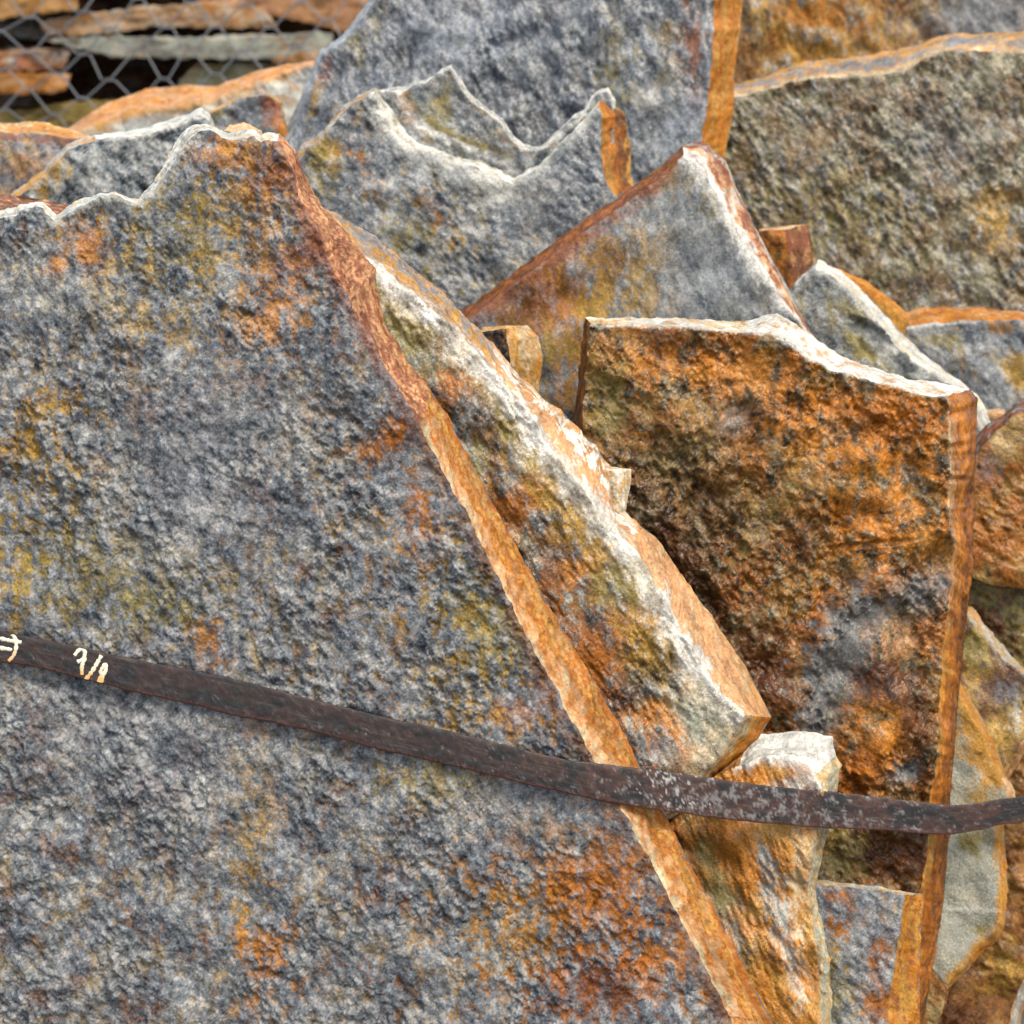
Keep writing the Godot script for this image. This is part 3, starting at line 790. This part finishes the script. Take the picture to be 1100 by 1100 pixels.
	stone({
		"name": "split_stone", "label": "small dark red block standing between the triangular slab and the sparkling slab", "category": "stone block", "at": [845, 275, 2.04], "thick": 0.05, "cell": 0.002, "yaw": -20.0,
		"outline": [[815, 249, 818, 245], [842, 246, 868, 242], [845, 262, 872, 262], [850, 285, 875, 280], [853, 310, 870, 320], [850, 350, 868, 350], [815, 350, 815, 350]],
		"look": look({"cover": 0.1, "dark": "black", "mid": "deep", "light": "olive", "rust": "brown", "rust2": "rust", "step": 0.003}), "edges": [[0, 1, "peach", "cream", "tan", ""], [1, 6, "red", "brown", "tan", "reddish smooth side"], [6, 7, "brown", "deep", "rust", ""]], "jag": 0.001,
	})
	var notched := stone({
		"name": "split_stone", "label": "grey slab with a wide notch broken out of its top and white quartz creases", "at": [520, 230, 2.0], "yaw": 3.0, "thick": 0.05, "cell": 0.0019, "shift": [2, -3],
		"outline": [[300, 220, 305, 205], [324, 168, 322, 157], [348, 146, 347, 141], [374, 117, 373, 112], [402, 99, 403, 95], [409, 116, 424, 104], [417, 131, 432, 118], [430, 147, 446, 134], [446, 159, 462, 146], [466, 166, 480, 156], [490, 175, 504, 164], [512, 180, 524, 169], [534, 190, 544, 178], [551, 198, 556, 186], [562, 190, 566, 182], [580, 179, 583, 172], [600, 158, 602, 152], [616, 143, 618, 137], [632, 126, 634, 119], [643, 112, 647, 104], [646, 126, 672, 122], [646, 164, 676, 150], [650, 194, 678, 190], [662, 212, 684, 208], [690, 260, 700, 260], [620, 420], [430, 420], [330, 330]],
		"look": look({"angle": -45, "chip": 0.012, "step": 0.0025, "cover": -0.45, "mid": Vector3(0.2, 0.216, 0.236)}),
		"stains": [[352, 165, 20, 26, 40, "ochre", 0.6], [340, 180, 16, 36, 0, "olive", 0.55], [390, 180, 10, 36, -30, "rust", 0.4], [520, 208, 40, 16, 15, "pale", 0.6], [450, 260, 60, 50, 0, "olive", 0.4], [630, 190, 30, 60, 0, "blue", 0.3], [470, 230, 10, 30, -30, "rust", 0.35]],
		"bands": [[[[402, 101], [417, 135], [446, 164], [490, 182], [534, 200], [551, 205]], 20, "pale", 0.9], [[[402, 101], [417, 133], [446, 161], [490, 178], [534, 196]], 9, "white", 0.9], [[[551, 200], [580, 182], [616, 146], [643, 115]], 6, "pale", 0.9], [[[548, 208], [505, 222]], 5, "white", 0.7]],
		"edges": [[0, 4, "ochre", "pale", "rust", ""], [4, 19, "white", "pale", "olive", "white quartz crease", ["white", "white", "pale", "olive", "pale"]], [19, 24, "gold", "orange", "brown", "orange right side", ["gold", "orange", "rust", "brown", "gold"]], [24, 28, "grey", "pale", "tan", ""]],
	})
	var rear := stone({
		"name": "rear_layer", "label": "rear layer", "at": [520, 150, 2.024], "yaw": 3.0, "thick": 0.022, "cell": 0.0019, "shift": [1, -3],
		"outline": [[390, 130], [401, 104], [418, 97], [436, 95], [446, 90], [457, 88], [471, 80], [484, 72], [489, 80], [493, 87], [499, 97], [507, 107], [516, 116], [525, 122], [533, 126], [539, 131], [545, 143], [552, 150], [561, 158], [570, 160], [579, 160], [586, 155], [594, 146], [603, 138], [616, 127], [628, 121], [635, 110], [642, 102], [652, 98], [658, 110], [660, 150], [640, 230], [400, 230]],
		"look": look({"angle": -45, "chip": 0.012, "step": 0.0025, "cover": -0.4, "mid": Vector3(0.21, 0.225, 0.23)}),
		"stains": [[470, 120, 18, 20, 0, "olive", 0.6], [440, 118, 8, 20, -20, "tan", 0.8]],
		"bands": [[[[428, 98], [441, 122], [462, 142], [500, 158], [550, 176]], 7, "white", 0.95], [[[437, 97], [450, 121], [470, 137], [505, 153], [548, 168]], 5, "olive", 0.9], [[[484, 72], [507, 107], [539, 131], [561, 160], [586, 157], [628, 123]], 4, "white", 0.8]],
		"edges": [[0, 33, "pale", "white", "grey", ""]],
	})
	for c in rear.get_children():    # the rear layer is of one piece with the slab
		rear.remove_child(c)
		c.transform = notched.transform.affine_inverse() * rear.transform
		notched.add_child(c, true)
	rear.free()
	stone({
		"name": "split_stone", "label": "tall blue grey slab with a bright orange right side at the top border", "at": [580, 90, 2.13], "yaw": -3.0, "thick": 0.05, "cell": 0.0022, "shift": [-2, -2], "mat": "wet",
		"outline": [[270, 200, 266, 196], [312, 142, 308, 138], [321, 122, 317, 118], [336, 89, 332, 85], [347, 58, 343, 54], [368, 46, 364, 42], [386, 24, 382, 20], [400, 4, 396, 0], [420, -40, 416, -44], [560, -60], [700, -50], [768, -45, 798, -45], [767, 0, 797, 0], [766, 36, 795, 36], [764, 73, 789, 73], [760, 110, 788, 110], [755, 140, 786, 130], [752, 190, 776, 175], [750, 260, 772, 260], [560, 400], [300, 400]],
		"look": look({"angle": -70, "chip": 0.017, "step": 0.003, "big": 0.005, "cover": -0.6, "dark": Vector3(0.05, 0.054, 0.06), "mid": Vector3(0.2, 0.217, 0.245), "light": Vector3(0.43, 0.45, 0.48), "rust": "olive", "rust2": "ochre"}),
		"lumps": [[575, 80, 75, 60, 0, -0.008, 0.3, -0.6], [470, 60, 30, 90, 20, 0.005, 0.4, 0.5]],
		"stains": [[560, 90, 60, 45, 20, "dark", 0.5], [500, 40, 90, 40, 0, "blue", 0.6], [660, 90, 20, 60, 0, "olive", 0.5], [720, 80, 24, 60, 0, "olive", 0.45], [745, 60, 10, 60, 0, "red", 0.6], [735, 60, 16, 40, 0, "brown", 0.5], [345, 75, 12, 14, 0, "red", 0.6], [390, 30, 20, 30, 30, "olive", 0.5], [730, 130, 30, 40, 0, "blue", 0.5], [440, 60, 14, 70, 20, "dark", 0.35], [335, 110, 12, 20, 0, "ochre", 0.6]],
		"bands": [[[[312, 142], [336, 89], [347, 58], [386, 24], [400, 4]], 10, "blue", 0.7]],
		"edges": [[0, 9, "blue", "pale", "grey", ""], [9, 11, "grey", "pale", "tan", ""], [11, 18, "orange", "gold", "rust", "bright orange side"], [18, 21, "grey", "rust", "brown", ""]],
	})
	stone({
		"name": "split_stone", "label": "sparkling coarse grey slab with a tan top edge, upper right", "at": [950, 190, 2.22], "yaw": 0.0, "thick": 0.06, "cell": 0.0022, "mat": "wet",
		"outline": [[740, 112, 740, 100], [789, 106, 789, 90], [820, 98, 824, 80], [853, 87, 864, 67], [885, 84, 893, 64], [918, 81, 925, 60], [948, 80, 950, 56], [976, 76, 973, 52], [991, 63, 1009, 38], [1010, 56, 1030, 36], [1027, 53, 1060, 36], [1062, 55, 1080, 34], [1130, 56, 1130, 32], [1130, 470], [740, 470]],
		"look": look({"angle": -58, "stretch": 1.8, "chip": 0.0105, "step": 0.0042, "fine": 0.0016, "speck": 0.0055, "cover": 0.12, "soak": 0.65, "dark": Vector3(0.03, 0.032, 0.03), "mid": Vector3(0.15, 0.155, 0.15), "light": Vector3(0.50, 0.51, 0.50), "rust": Vector3(0.26, 0.135, 0.02), "rust2": Vector3(0.2, 0.16, 0.055), "contrast": 0.95}),
		"stains": [[1070, 230, 20, 30, 0, "ochre", 0.8], [900, 230, 80, 50, 0, "olive", 0.4], [1010, 150, 60, 40, 0, "grey", 0.4]],
		"edges": [[0, 13, "tan", "ochre", "grey", "tan layered top edge", ["cream", "tan", "grey", "gold", "tan"]], [13, 15, "grey", "rust", "brown", ""]], "edge_rough": 0.004,
	})
	stone({
		"name": "split_stone", "label": "rusty brown slab fading to grey along the top right border of the picture", "at": [950, 40, 2.38], "yaw": 0.0, "thick": 0.05, "cell": 0.0026,
		"outline": [[740, -60], [1140, -60], [1140, 300], [740, 300]],
		"look": look({"angle": -75, "chip": 0.018, "step": 0.003, "speck": 0.008, "cover": 0.2, "mid": Vector3(0.22, 0.19, 0.15), "rust": Vector3(0.34, 0.15, 0.02), "rust2": "ochre"}),
		"stains": [[850, 40, 90, 60, 0, "ochre", 0.5], [880, 20, 70, 40, 0, "rust", 0.5], [800, 60, 30, 40, 0, "brown", 0.6], [1060, 20, 60, 50, 0, "grey", 0.9]], "edges": [[0, 4, "rust", "tan", "brown", ""]],
	})
	# left, behind the largest slab
	stone({
		"name": "split_stone", "label": "red brown strip of stone lying at the left border behind the largest grey slab", "at": [30, 230, 1.76], "thick": 0.06, "cell": 0.002, "lean": 4.0,
		"outline": [[-40, 224, -40, 205], [0, 226, 0, 208], [30, 230, 36, 213], [56, 236, 80, 221], [74, 246, 82, 228], [74, 330], [-40, 330]],
		"look": look({"cover": 0.4, "dark": "deep", "mid": "brown", "light": "red", "rust": "red", "rust2": "brown", "step": 0.002}), "edges": [[0, 7, "red", "brown", "peach", ""]],
	})
	stone({
		"name": "split_stone", "label": "dark speckled grey slab with a pale curved rim, behind the largest slab on the left", "at": [140, 180, 2.0], "yaw": 2.0, "thick": 0.035, "cell": 0.0022, "shift": [-2, -5],
		"outline": [[-40, 260], [24, 207], [47, 189], [73, 161], [102, 149], [153, 145], [189, 132], [214, 124, 216, 116], [224, 130, 226, 122], [228, 142, 230, 136], [300, 200, 300, 196], [300, 300], [-40, 300]],
		"look": look({"angle": -50, "chip": 0.018, "step": 0.005, "speck": 0.009, "cover": -0.75, "dark": Vector3(0.035, 0.04, 0.045), "mid": Vector3(0.22, 0.24, 0.255), "light": Vector3(0.48, 0.5, 0.5), "contrast": 1.2}),
		"stains": [[60, 180, 12, 20, 0, "ochre", 0.6], [45, 200, 10, 10, 0, "ochre", 0.6], [70, 150, 10, 10, 0, "tan", 0.4]], "bands": [[[[102, 149], [153, 145], [189, 132], [216, 124]], 5, "white", 0.8], [[[24, 205], [47, 189], [73, 161]], 4, "gold", 0.7]],
		"edges": [[0, 4, "gold", "pale", "tan", ""], [4, 9, "white", "pale", "white", ""], [9, 13, "grey", "pale", "tan", ""]],
	})
	stone({
		"name": "split_stone", "label": "bluish slab with rust stains and a flat orange top at the left border", "at": [40, 165, 2.09], "thick": 0.05, "cell": 0.0026,
		"outline": [[-40, 142, -40, 131], [0, 142, 0, 132], [47, 143, 47, 131], [85, 148, 84, 142], [110, 160, 110, 155], [110, 280], [-40, 280]],
		"look": look({"chip": 0.02, "step": 0.002, "cover": -0.1, "mid": Vector3(0.27, 0.27, 0.29), "light": Vector3(0.45, 0.45, 0.47), "rust": "tan", "rust2": "ochre"}), "bands": [[[[0, 145], [85, 150]], 8, "red", 0.7]], "edges": [[0, 4, "gold", "orange", "cream", "orange top"], [4, 7, "rust", "tan", "brown", ""]],
	})
	stone({
		"name": "split_stone", "label": "small grey slab with a red brown patch, in front of the cream broken slab", "at": [265, 125, 2.16], "thick": 0.03, "cell": 0.0024, "yaw": 5.0, "shift": [1, -2],
		"outline": [[222, 124], [254, 107], [284, 101], [301, 110], [305, 131], [311, 146], [311, 220], [222, 220]],
		"look": look({"cover": -0.3, "chip": 0.02, "step": 0.003, "speck": 0.01}), "stains": [[292, 115, 12, 16, 0, "red", 1.1], [305, 138, 10, 8, 0, "orange", 1.0], [232, 118, 12, 12, 0, "olive", 0.8], [270, 120, 14, 14, 0, "grey", 0.6]], "edges": [[0, 8, "ochre", "tan", "grey", ""]],
	})
	stone({
		"name": "stone_chip", "label": "peach chip lying just behind the peak of the largest grey slab", "category": "stone chip", "at": [262, 142, 1.80], "thick": 0.05, "cell": 0.0022,
		"outline": [[238, 148, 246, 135], [262, 146, 262, 131], [284, 150, 280, 140], [286, 175], [238, 175]],
		"look": look({"cover": 0.0, "dark": "tan", "mid": "peach", "light": "cream", "rust": "gold", "rust2": "peach", "step": 0.001}), "edges": [[0, 5, "peach", "cream", "gold", ""]],
	})
	stone({
		"name": "split_stone", "label": "cream broken slab with an orange upper edge, in front of the netted stack", "at": [220, 100, 2.45], "thick": 0.06, "cell": 0.0026, "yaw": -4.0,
		"outline": [[70, 150, 70, 140], [84, 140, 82, 132], [109, 130, 109, 114], [156, 118, 156, 96], [204, 113, 204, 91], [233, 107, 233, 93], [276, 88, 276, 76], [318, 72, 318, 68], [339, 71, 341, 65], [335, 90, 337, 86], [327, 108], [313, 130], [300, 250], [70, 250]],
		"look": look({"cover": -0.55, "chip": 0.02, "step": 0.004, "speck": 0.012, "dark": "tan", "mid": "pale", "light": "white", "contrast": 0.7}), "stains": [[120, 128, 30, 10, -20, "gold", 0.6]], "bands": [[[[84, 140], [109, 130], [156, 118], [204, 113], [233, 107], [276, 88], [318, 72]], 9, "gold", 0.8]],
		"edges": [[0, 8, "orange", "peach", "gold", "orange upper edge"], [8, 12, "white", "pale", "cream", ""], [12, 14, "rust", "tan", "brown", ""]],
	})


func flat_stack() -> void:
	var g := "flat stones of the netted stack"
	var plain := {"angle": 0.0, "stretch": 3.0, "chip": 0.03, "step": 0.003, "big": 0.002, "speck": 0.02}
	var rows := [
		["orange tan flat stone at the top left corner of the netted stack", 3.25, [[-60, -30], [84, -30], [83, 10], [60, 14], [42, 15], [0, 20], [-60, 22]], "tan", "gold", "rust"],
		["long tan and orange flat stone across the top of the netted stack", 3.28, [[42, 24], [62, 18], [110, 13], [165, 6], [230, 2], [285, 8], [298, 30], [250, 30], [165, 28], [110, 36], [50, 38]], "tan", "pale", "orange"],
		["long grey green flat stone in the middle of the netted stack", 3.24, [[46, 42], [115, 38], [200, 40], [290, 38], [356, 36], [356, 62], [280, 63], [200, 63], [120, 61], [60, 46]], "green", "pale", "tan"],
		["reddish flat stone running up to the tall blue grey slab", 3.30, [[210, -40], [440, -40], [420, 20], [385, 40], [340, 26], [275, 14], [210, 4]], "peach", "red", "tan"],
		["mauve brown flat stone at the left end, second from the bottom", 3.25, [[-60, 55], [20, 54], [76, 50], [74, 60], [68, 75], [0, 77], [-60, 77]], "red", "tan", "pale"],
		["orange brown flat stone at the left end, below the mauve one", 3.23, [[-60, 79], [30, 78], [76, 79], [70, 98], [40, 101], [-60, 101]], "orange", "tan", "brown"],
		["dark ochre flat stone at the bottom of the dark gap", 3.26, [[-60, 122], [30, 118], [70, 110], [130, 107], [130, 190], [-60, 190]], "olive", "ochre", "brown"],
		["brown green flat stone right of the dark gap", 3.28, [[186, 100], [196, 84], [210, 68], [260, 66], [310, 66], [345, 68], [345, 160], [186, 160]], "olive", "green", "tan"],
		["small orange flat stone peeping over the cream broken slab", 3.22, [[292, 64], [300, 60], [330, 56], [360, 56], [360, 68], [292, 68]], "peach", "tan", "gold"],
		["grey flat stone behind the bunched wire at the left", 3.36, [[-60, 24], [40, 20], [52, 26], [48, 44], [20, 40], [-60, 38]], "grey", "blue", "olive"],
		["uppermost flat stone above the netted stack, only its shadow seen", 3.30, [[60, -70], [240, -70], [240, -36], [120, -8], [98, -6], [60, -34]], "grey", "tan", "olive"],  # unseen stone, added above the view to shade the gap below
		["dark flat stone deep in the netted stack, behind the gaps", 3.75, [[-120, -70], [480, -70], [480, 200], [-120, 200]], "brown", "deep", "grey"],  # upright backing added to close the stack; its dark tint stands for gap shade
	]
	for r in rows:
		var c1 := color_of(r[3])
		var c2 := color_of(r[4])
		stone({
			"name": "flat_stone", "label": r[0], "category": "stone", "group": g, "at": [180, 60, r[1]], "lean": 0.0, "thick": 0.42, "cell": 0.004, "shift": [0, -3],
			"outline": r[2], "look": look(plain.merged({"dark": c1 * 0.45, "mid": c1.lerp(c2, 0.4), "light": c2.lerp(Vector3(0.7, 0.68, 0.6), 0.25), "rust": color_of(r[5]), "rust2": c1, "cover": -0.15})), "edges": [[0, r[2].size(), r[3], r[4], r[5], ""]], "edge_rough": 0.006, "jag": 0.004, "rings": 12,
		})
	# hexagonal wire netting over the stack
	var m := StandardMaterial3D.new()
	m.albedo_color = Color(0.40, 0.41, 0.43)
	m.metallic = 0.35
	m.roughness = 0.5
	var net := thing("wire_netting", "hexagonal galvanised wire netting stretched over the stack of flat stones", "wire netting", Transform3D(Basis(), cam_at + ray(170, 150) * 3.14))
	var inv := net.transform.affine_inverse()
	for i in 9:
		var path := PackedVector3Array()
		for c in range(-2, 16):
			var up := 1.0 if (i + c) % 2 == 0 else -1.0
			for h in [-5.0, 5.0]:
				var x: float = 2.0 + c * 29.0 + h + n_soft.get_noise_2d(c * 1.7, i * 2.3) * 5.0
				var y: float = -30.0 + i * 25.5 + up * (12.2 - absf(h) * 0.05) + x * -0.03
				y += n_soft.get_noise_2d(c * 1.3 + 20.0, (i + (0.5 if up > 0 else -0.5)) * 1.9) * 7.0
				var pull := exp(-pow((x - 24.0) / 42.0, 2.0)) * 0.55
				y = lerpf(y, 40.0 + (y - 40.0) * 0.55, pull)
				path.append(inv * (cam_at + ray(x, y) * (3.14 + 0.012 * n_soft.get_noise_2d(x * 0.02, y * 0.02))))
		tube("wire", net, path, 0.0017, m)


func tube(called: String, parent: Node3D, path: PackedVector3Array, r: float, m: Material) -> void:
	var V := PackedVector3Array()
	var NN := PackedVector3Array()
	var C := PackedColorArray()
	var I := PackedInt32Array()
	for i in path.size():
		var way := (path[mini(i + 1, path.size() - 1)] - path[maxi(i - 1, 0)]).normalized()
		var a := way.cross(Vector3(0, 0, 1)).normalized()
		var b := a.cross(way)
		for k in 8:
			var n := a * cos(k * TAU / 8) + b * sin(k * TAU / 8)
			V.append(path[i] + n * r)
			NN.append(n)
			C.append(Color.WHITE)
		if i:
			for k in 8:
				var p := (i - 1) * 8 + k
				var q := (i - 1) * 8 + (k + 1) % 8
				I.append_array([p, q + 8, p + 8, p, q, q + 8])
	mesh_part(called, parent, V, NN, C, I, m)


# ---------------------------------------------------------------- the strap

var s_top := [[-60, 664], [0, 677], [30, 684], [82, 694], [120, 703], [169, 713], [218, 722], [299, 742], [400, 767], [500, 789], [600, 813], [644, 820], [702, 827], [760, 835], [825, 844], [909, 852], [960, 858], [992, 862], [1026, 865], [1049, 863], [1075, 858], [1099, 855], [1150, 846]]
var s_low := [[-60, 698], [0, 711], [35, 716], [90, 730], [153, 745], [207, 757], [259, 770], [299, 778], [400, 803], [500, 826], [600, 850], [665, 864], [764, 878], [855, 887], [927, 891], [960, 893], [998, 896], [1024, 896], [1049, 892], [1075, 886], [1099, 883], [1150, 873]]


func along_line(a: Array, x: float) -> float:
	for i in a.size() - 1:
		if x <= a[i + 1][0]:
			var p: Array = a[maxi(i - 1, 0)]
			var q: Array = a[mini(i + 2, a.size() - 1)]
			var w: float = (x - a[i][0]) / (a[i + 1][0] - a[i][0])
			return cubic_interpolate(a[i][1], a[i + 1][1], p[1], q[1], w)
	return a[-1][1]


func strap_depth(x: float) -> float:
	var on_slab := 1.588 + (x - 400.0) / SIDE * 2.0 * HALF * 1.6 * tan(deg_to_rad(-3.0)) * -1.0 * -1.0
	var at_edge := 1.588 + (660.0 - 400.0) / SIDE * 2.0 * HALF * 1.6 * tan(deg_to_rad(-3.0))
	if x < 650.0:
		return on_slab
	if x < 1012.0:
		return lerpf(at_edge, 1.748, smoothstep(0.0, 1.0, (x - 650.0) / 362.0) * 0.3 + (x - 650.0) / 362.0 * 0.7)
	return 1.748 + (x - 1012.0) * 0.0009 + pow((x - 1012.0) / 100.0, 2.0) * 0.02


func strap_point(x: float, t: float, lift: float) -> Vector3:
	var y := lerpf(along_line(s_top, x), along_line(s_low, x), t)
	return cam_at + ray(x, y) * (strap_depth(x) - lift)


func strap_lift(x: float, t: float) -> float:
	return 0.0011 * -pow(absf(t - 0.5) * 2.0, 8.0) + 0.0007 * n_fbm.get_noise_2d(x * 0.06, t * 2.5) + 0.0017 * n_soft.get_noise_2d(x * 0.012, 3.0)


func strap() -> void:
	var base := cam_at + ray(550, 850) * 1.6
	var root := thing("steel_strap", "rusty dark steel band with worn grey patches, stretched across the upright slabs", "steel strap", Transform3D(Basis(), base))
	var m := StandardMaterial3D.new()
	m.vertex_color_use_as_albedo = true
	m.albedo_texture = grain_texture(0.04, 0.7, 1.0, 77)
	m.roughness_texture = grain_texture(0.03, 0.35, 0.75, 78)
	m.roughness = 1.0
	m.metallic = 0.25
	m.normal_enabled = true
	m.normal_texture = grain_texture(0.06, 0, 1, 79, true, 5.0)
	m.normal_scale = 0.25
	m.uv1_triplanar = true
	m.uv1_scale = Vector3(14, 14, 14)
	var V := PackedVector3Array()
	var NN := PackedVector3Array()
	var C := PackedColorArray()
	var I := PackedInt32Array()
	var A := 22
	var ring := 2 * A + 2
	var nx := 760
	for i in nx + 1:
		var x := -50.0 + 1190.0 * i / nx
		for j in ring:
			var front := j <= A
			var t := float(j) / A if front else float(ring - 1 - j) / A
			var wob := n_fbm.get_noise_2d(x * 0.03, 0.0 if t < 0.5 else 9.0) * 0.03 + n_fbm.get_noise_2d(x * 0.2, 4.0 if t < 0.5 else 19.0) * 0.012
			var tt := clampf(t + wob * (absf(t - 0.5) * 2.0), -0.05, 1.05)
			var lift := strap_lift(x, t) - (0.0 if front else 0.0024)
			V.append(strap_point(x, tt, lift) - base)
			var n1 := n_fbm.get_noise_2d(x * 0.07, t * 3.4)
			var n2 := n_fbm.get_noise_2d(x * 0.24 + 30.0, t * 9.0)
			var n3 := n_fbm.get_noise_2d(x * 0.02, t * 1.2 + 70.0)
			var c := Vector3(0.045, 0.026, 0.024).lerp(Vector3(0.085, 0.035, 0.022), smoothstep(-0.2, 0.35, n1 + n2 * 0.5))
			c = c.lerp(Vector3(0.018, 0.016, 0.018), smoothstep(0.0, 0.3, n3 + n2 * 0.3))
			c = c.lerp(Vector3(0.11, 0.115, 0.135), 0.65 * smoothstep(0.2, 0.5, n2 * 0.6 + n1 * 0.6 + 0.08 * (t - 0.4)))
			var sky_sheen := exp(-pow((x - 790.0) / 110.0, 2.0)) * 0.55 + exp(-pow((x - 940.0) / 70.0, 2.0)) * 0.22 - 0.34  # greyer where the strap turns to the sky: reflection painted into the colour
			c = c.lerp(Vector3(0.27, 0.26, 0.265), 0.8 * smoothstep(0.1, 0.4, sky_sheen * 0.6 + n_rough.get_noise_2d(x * 0.06, t * 2.6 + 8.0) * 0.8 + n2 * 0.35 + 0.16 * (t - 0.5)))
			c = c.lerp(Vector3(0.02, 0.017, 0.017), 0.5 * (1.0 - smoothstep(450.0, 680.0, x)))
			var flake := exp(-pow((x - 722.0) / 45.0, 2.0)) * 0.34 - 0.3
			c = c.lerp(Vector3(0.62, 0.58, 0.56), 0.8 * smoothstep(0.12, 0.3, flake + n_rough.get_noise_2d(x * 0.11 + 5.0, t * 3.0) * 0.7 + n2 * 0.25))
			c = c.lerp(Vector3(0.16, 0.12, 0.11), 0.25 * smoothstep(0.3, 0.5, n_fbm.get_noise_2d(x * 0.012, t * 14.0 + 5.0)))
			c = c.lerp(Vector3(0.16, 0.07, 0.06), 0.7 * smoothstep(0.86, 1.0, t + n2 * 0.1))
			C.append(Color(c.x, c.y, c.z))
	for i in nx + 1:
		for j in ring:
			var a := V[maxi(i - 1, 0) * ring + j]
			var b := V[mini(i + 1, nx) * ring + j]
			var p := V[i * ring + (j - 1 + ring) % ring]
			var q := V[i * ring + (j + 1) % ring]
			NN.append((b - a).cross(p - q).normalized())
	for i in nx:
		for j in ring:
			var a := i * ring + j
			var b := i * ring + (j + 1) % ring
			I.append_array([a, a + ring, b + ring, a, b + ring, b])
	mesh_part("band", root, V, NN, C, I, m)
	# the paint marks: two bars meeting a hooked stroke at the border; a seven with a bar, a slash and an eight
	var paint := StandardMaterial3D.new()
	paint.vertex_color_use_as_albedo = true
	paint.roughness = 0.6
	paint.albedo_texture = grain_texture(0.05, 0.75, 1.0, 83)
	paint.uv1_triplanar = true
	paint.uv1_scale = Vector3(20, 20, 20)
	var marks := {
		"painted_stroke_mark": [[[-30, 684], [-5, 685], [10, 688], [23, 690]], [[-30, 692], [0, 696], [13, 698]], [[13, 681], [17, 688], [17, 697], [14, 705], [9, 710]]],
		"painted_seven_eighths": [[[80, 704], [84, 699], [88, 697], [91, 700], [90, 708], [88, 716], [88, 725]], [[83, 711], [88, 709], [93, 708]], [[109, 704], [105, 711], [99, 721], [92, 730]], [[110, 718], [113, 714], [114, 718], [112, 723], [108, 728], [106, 732], [109, 732], [110, 727], [108, 722], [110, 717]]],
	}
	for k in marks:
		V = PackedVector3Array()
		NN = PackedVector3Array()
		C = PackedColorArray()
		I = PackedInt32Array()
		for s in marks[k]:
			var cv := Curve2D.new()
			for i in s.size():
				var h := Vector2.ZERO
				if i > 0 and i < s.size() - 1:
					h = Vector2(s[i + 1][0] - s[i - 1][0], s[i + 1][1] - s[i - 1][1]) / 6.0
				cv.add_point(Vector2(s[i][0], s[i][1]), -h, h)
			var n := maxi(8, int(cv.get_baked_length() * 1.5))
			var start := V.size()
			for i in n + 1:
				var t := float(i) / n
				var p := cv.sample_baked(cv.get_baked_length() * t, true)
				var q := cv.sample_baked(minf(cv.get_baked_length(), cv.get_baked_length() * t + 0.4), true) - cv.sample_baked(maxf(0.0, cv.get_baked_length() * t - 0.4), true)
				var side := q.orthogonal().normalized() * (2.0 + 1.3 * n_fbm.get_noise_2d(p.x * 0.3, p.y * 0.3) - (0.7 if i == 0 or i == n else 0.0))
				for e in [-1.0, -0.55, 0.0, 0.55, 1.0]:
					var r: Vector2 = p + side * e
					var a := along_line(s_top, r.x)
					var b := along_line(s_low, r.x)
					var tt := clampf((r.y - a) / (b - a), 0.03, 0.97)
					V.append(strap_point(r.x, tt, strap_lift(r.x, tt) + 0.0006 * (1.0 - absf(e)) + 0.0001) - base)
					NN.append((cam_turn.z + cam_turn * Vector3(side.x, -side.y, 0).normalized() * e * 0.6).normalized())
					var c := Vector3(0.82, 0.78, 0.62).lerp(Vector3(0.75, 0.42, 0.14), smoothstep(0.5, 0.9, tt + 0.25 * n_fbm.get_noise_2d(p.x * 0.2, p.y * 0.2)))
					C.append(Color(c.x, c.y, c.z))
			for i in n:
				for e in 4:
					var a := start + i * 5 + e
					I.append_array([a, a + 6, a + 5, a, a + 1, a + 6])
		mesh_part(k, root, V, NN, C, I, paint, "cream and orange paint strokes on the band" if k == "painted_stroke_mark" else "hand painted 7/8 in cream and orange")
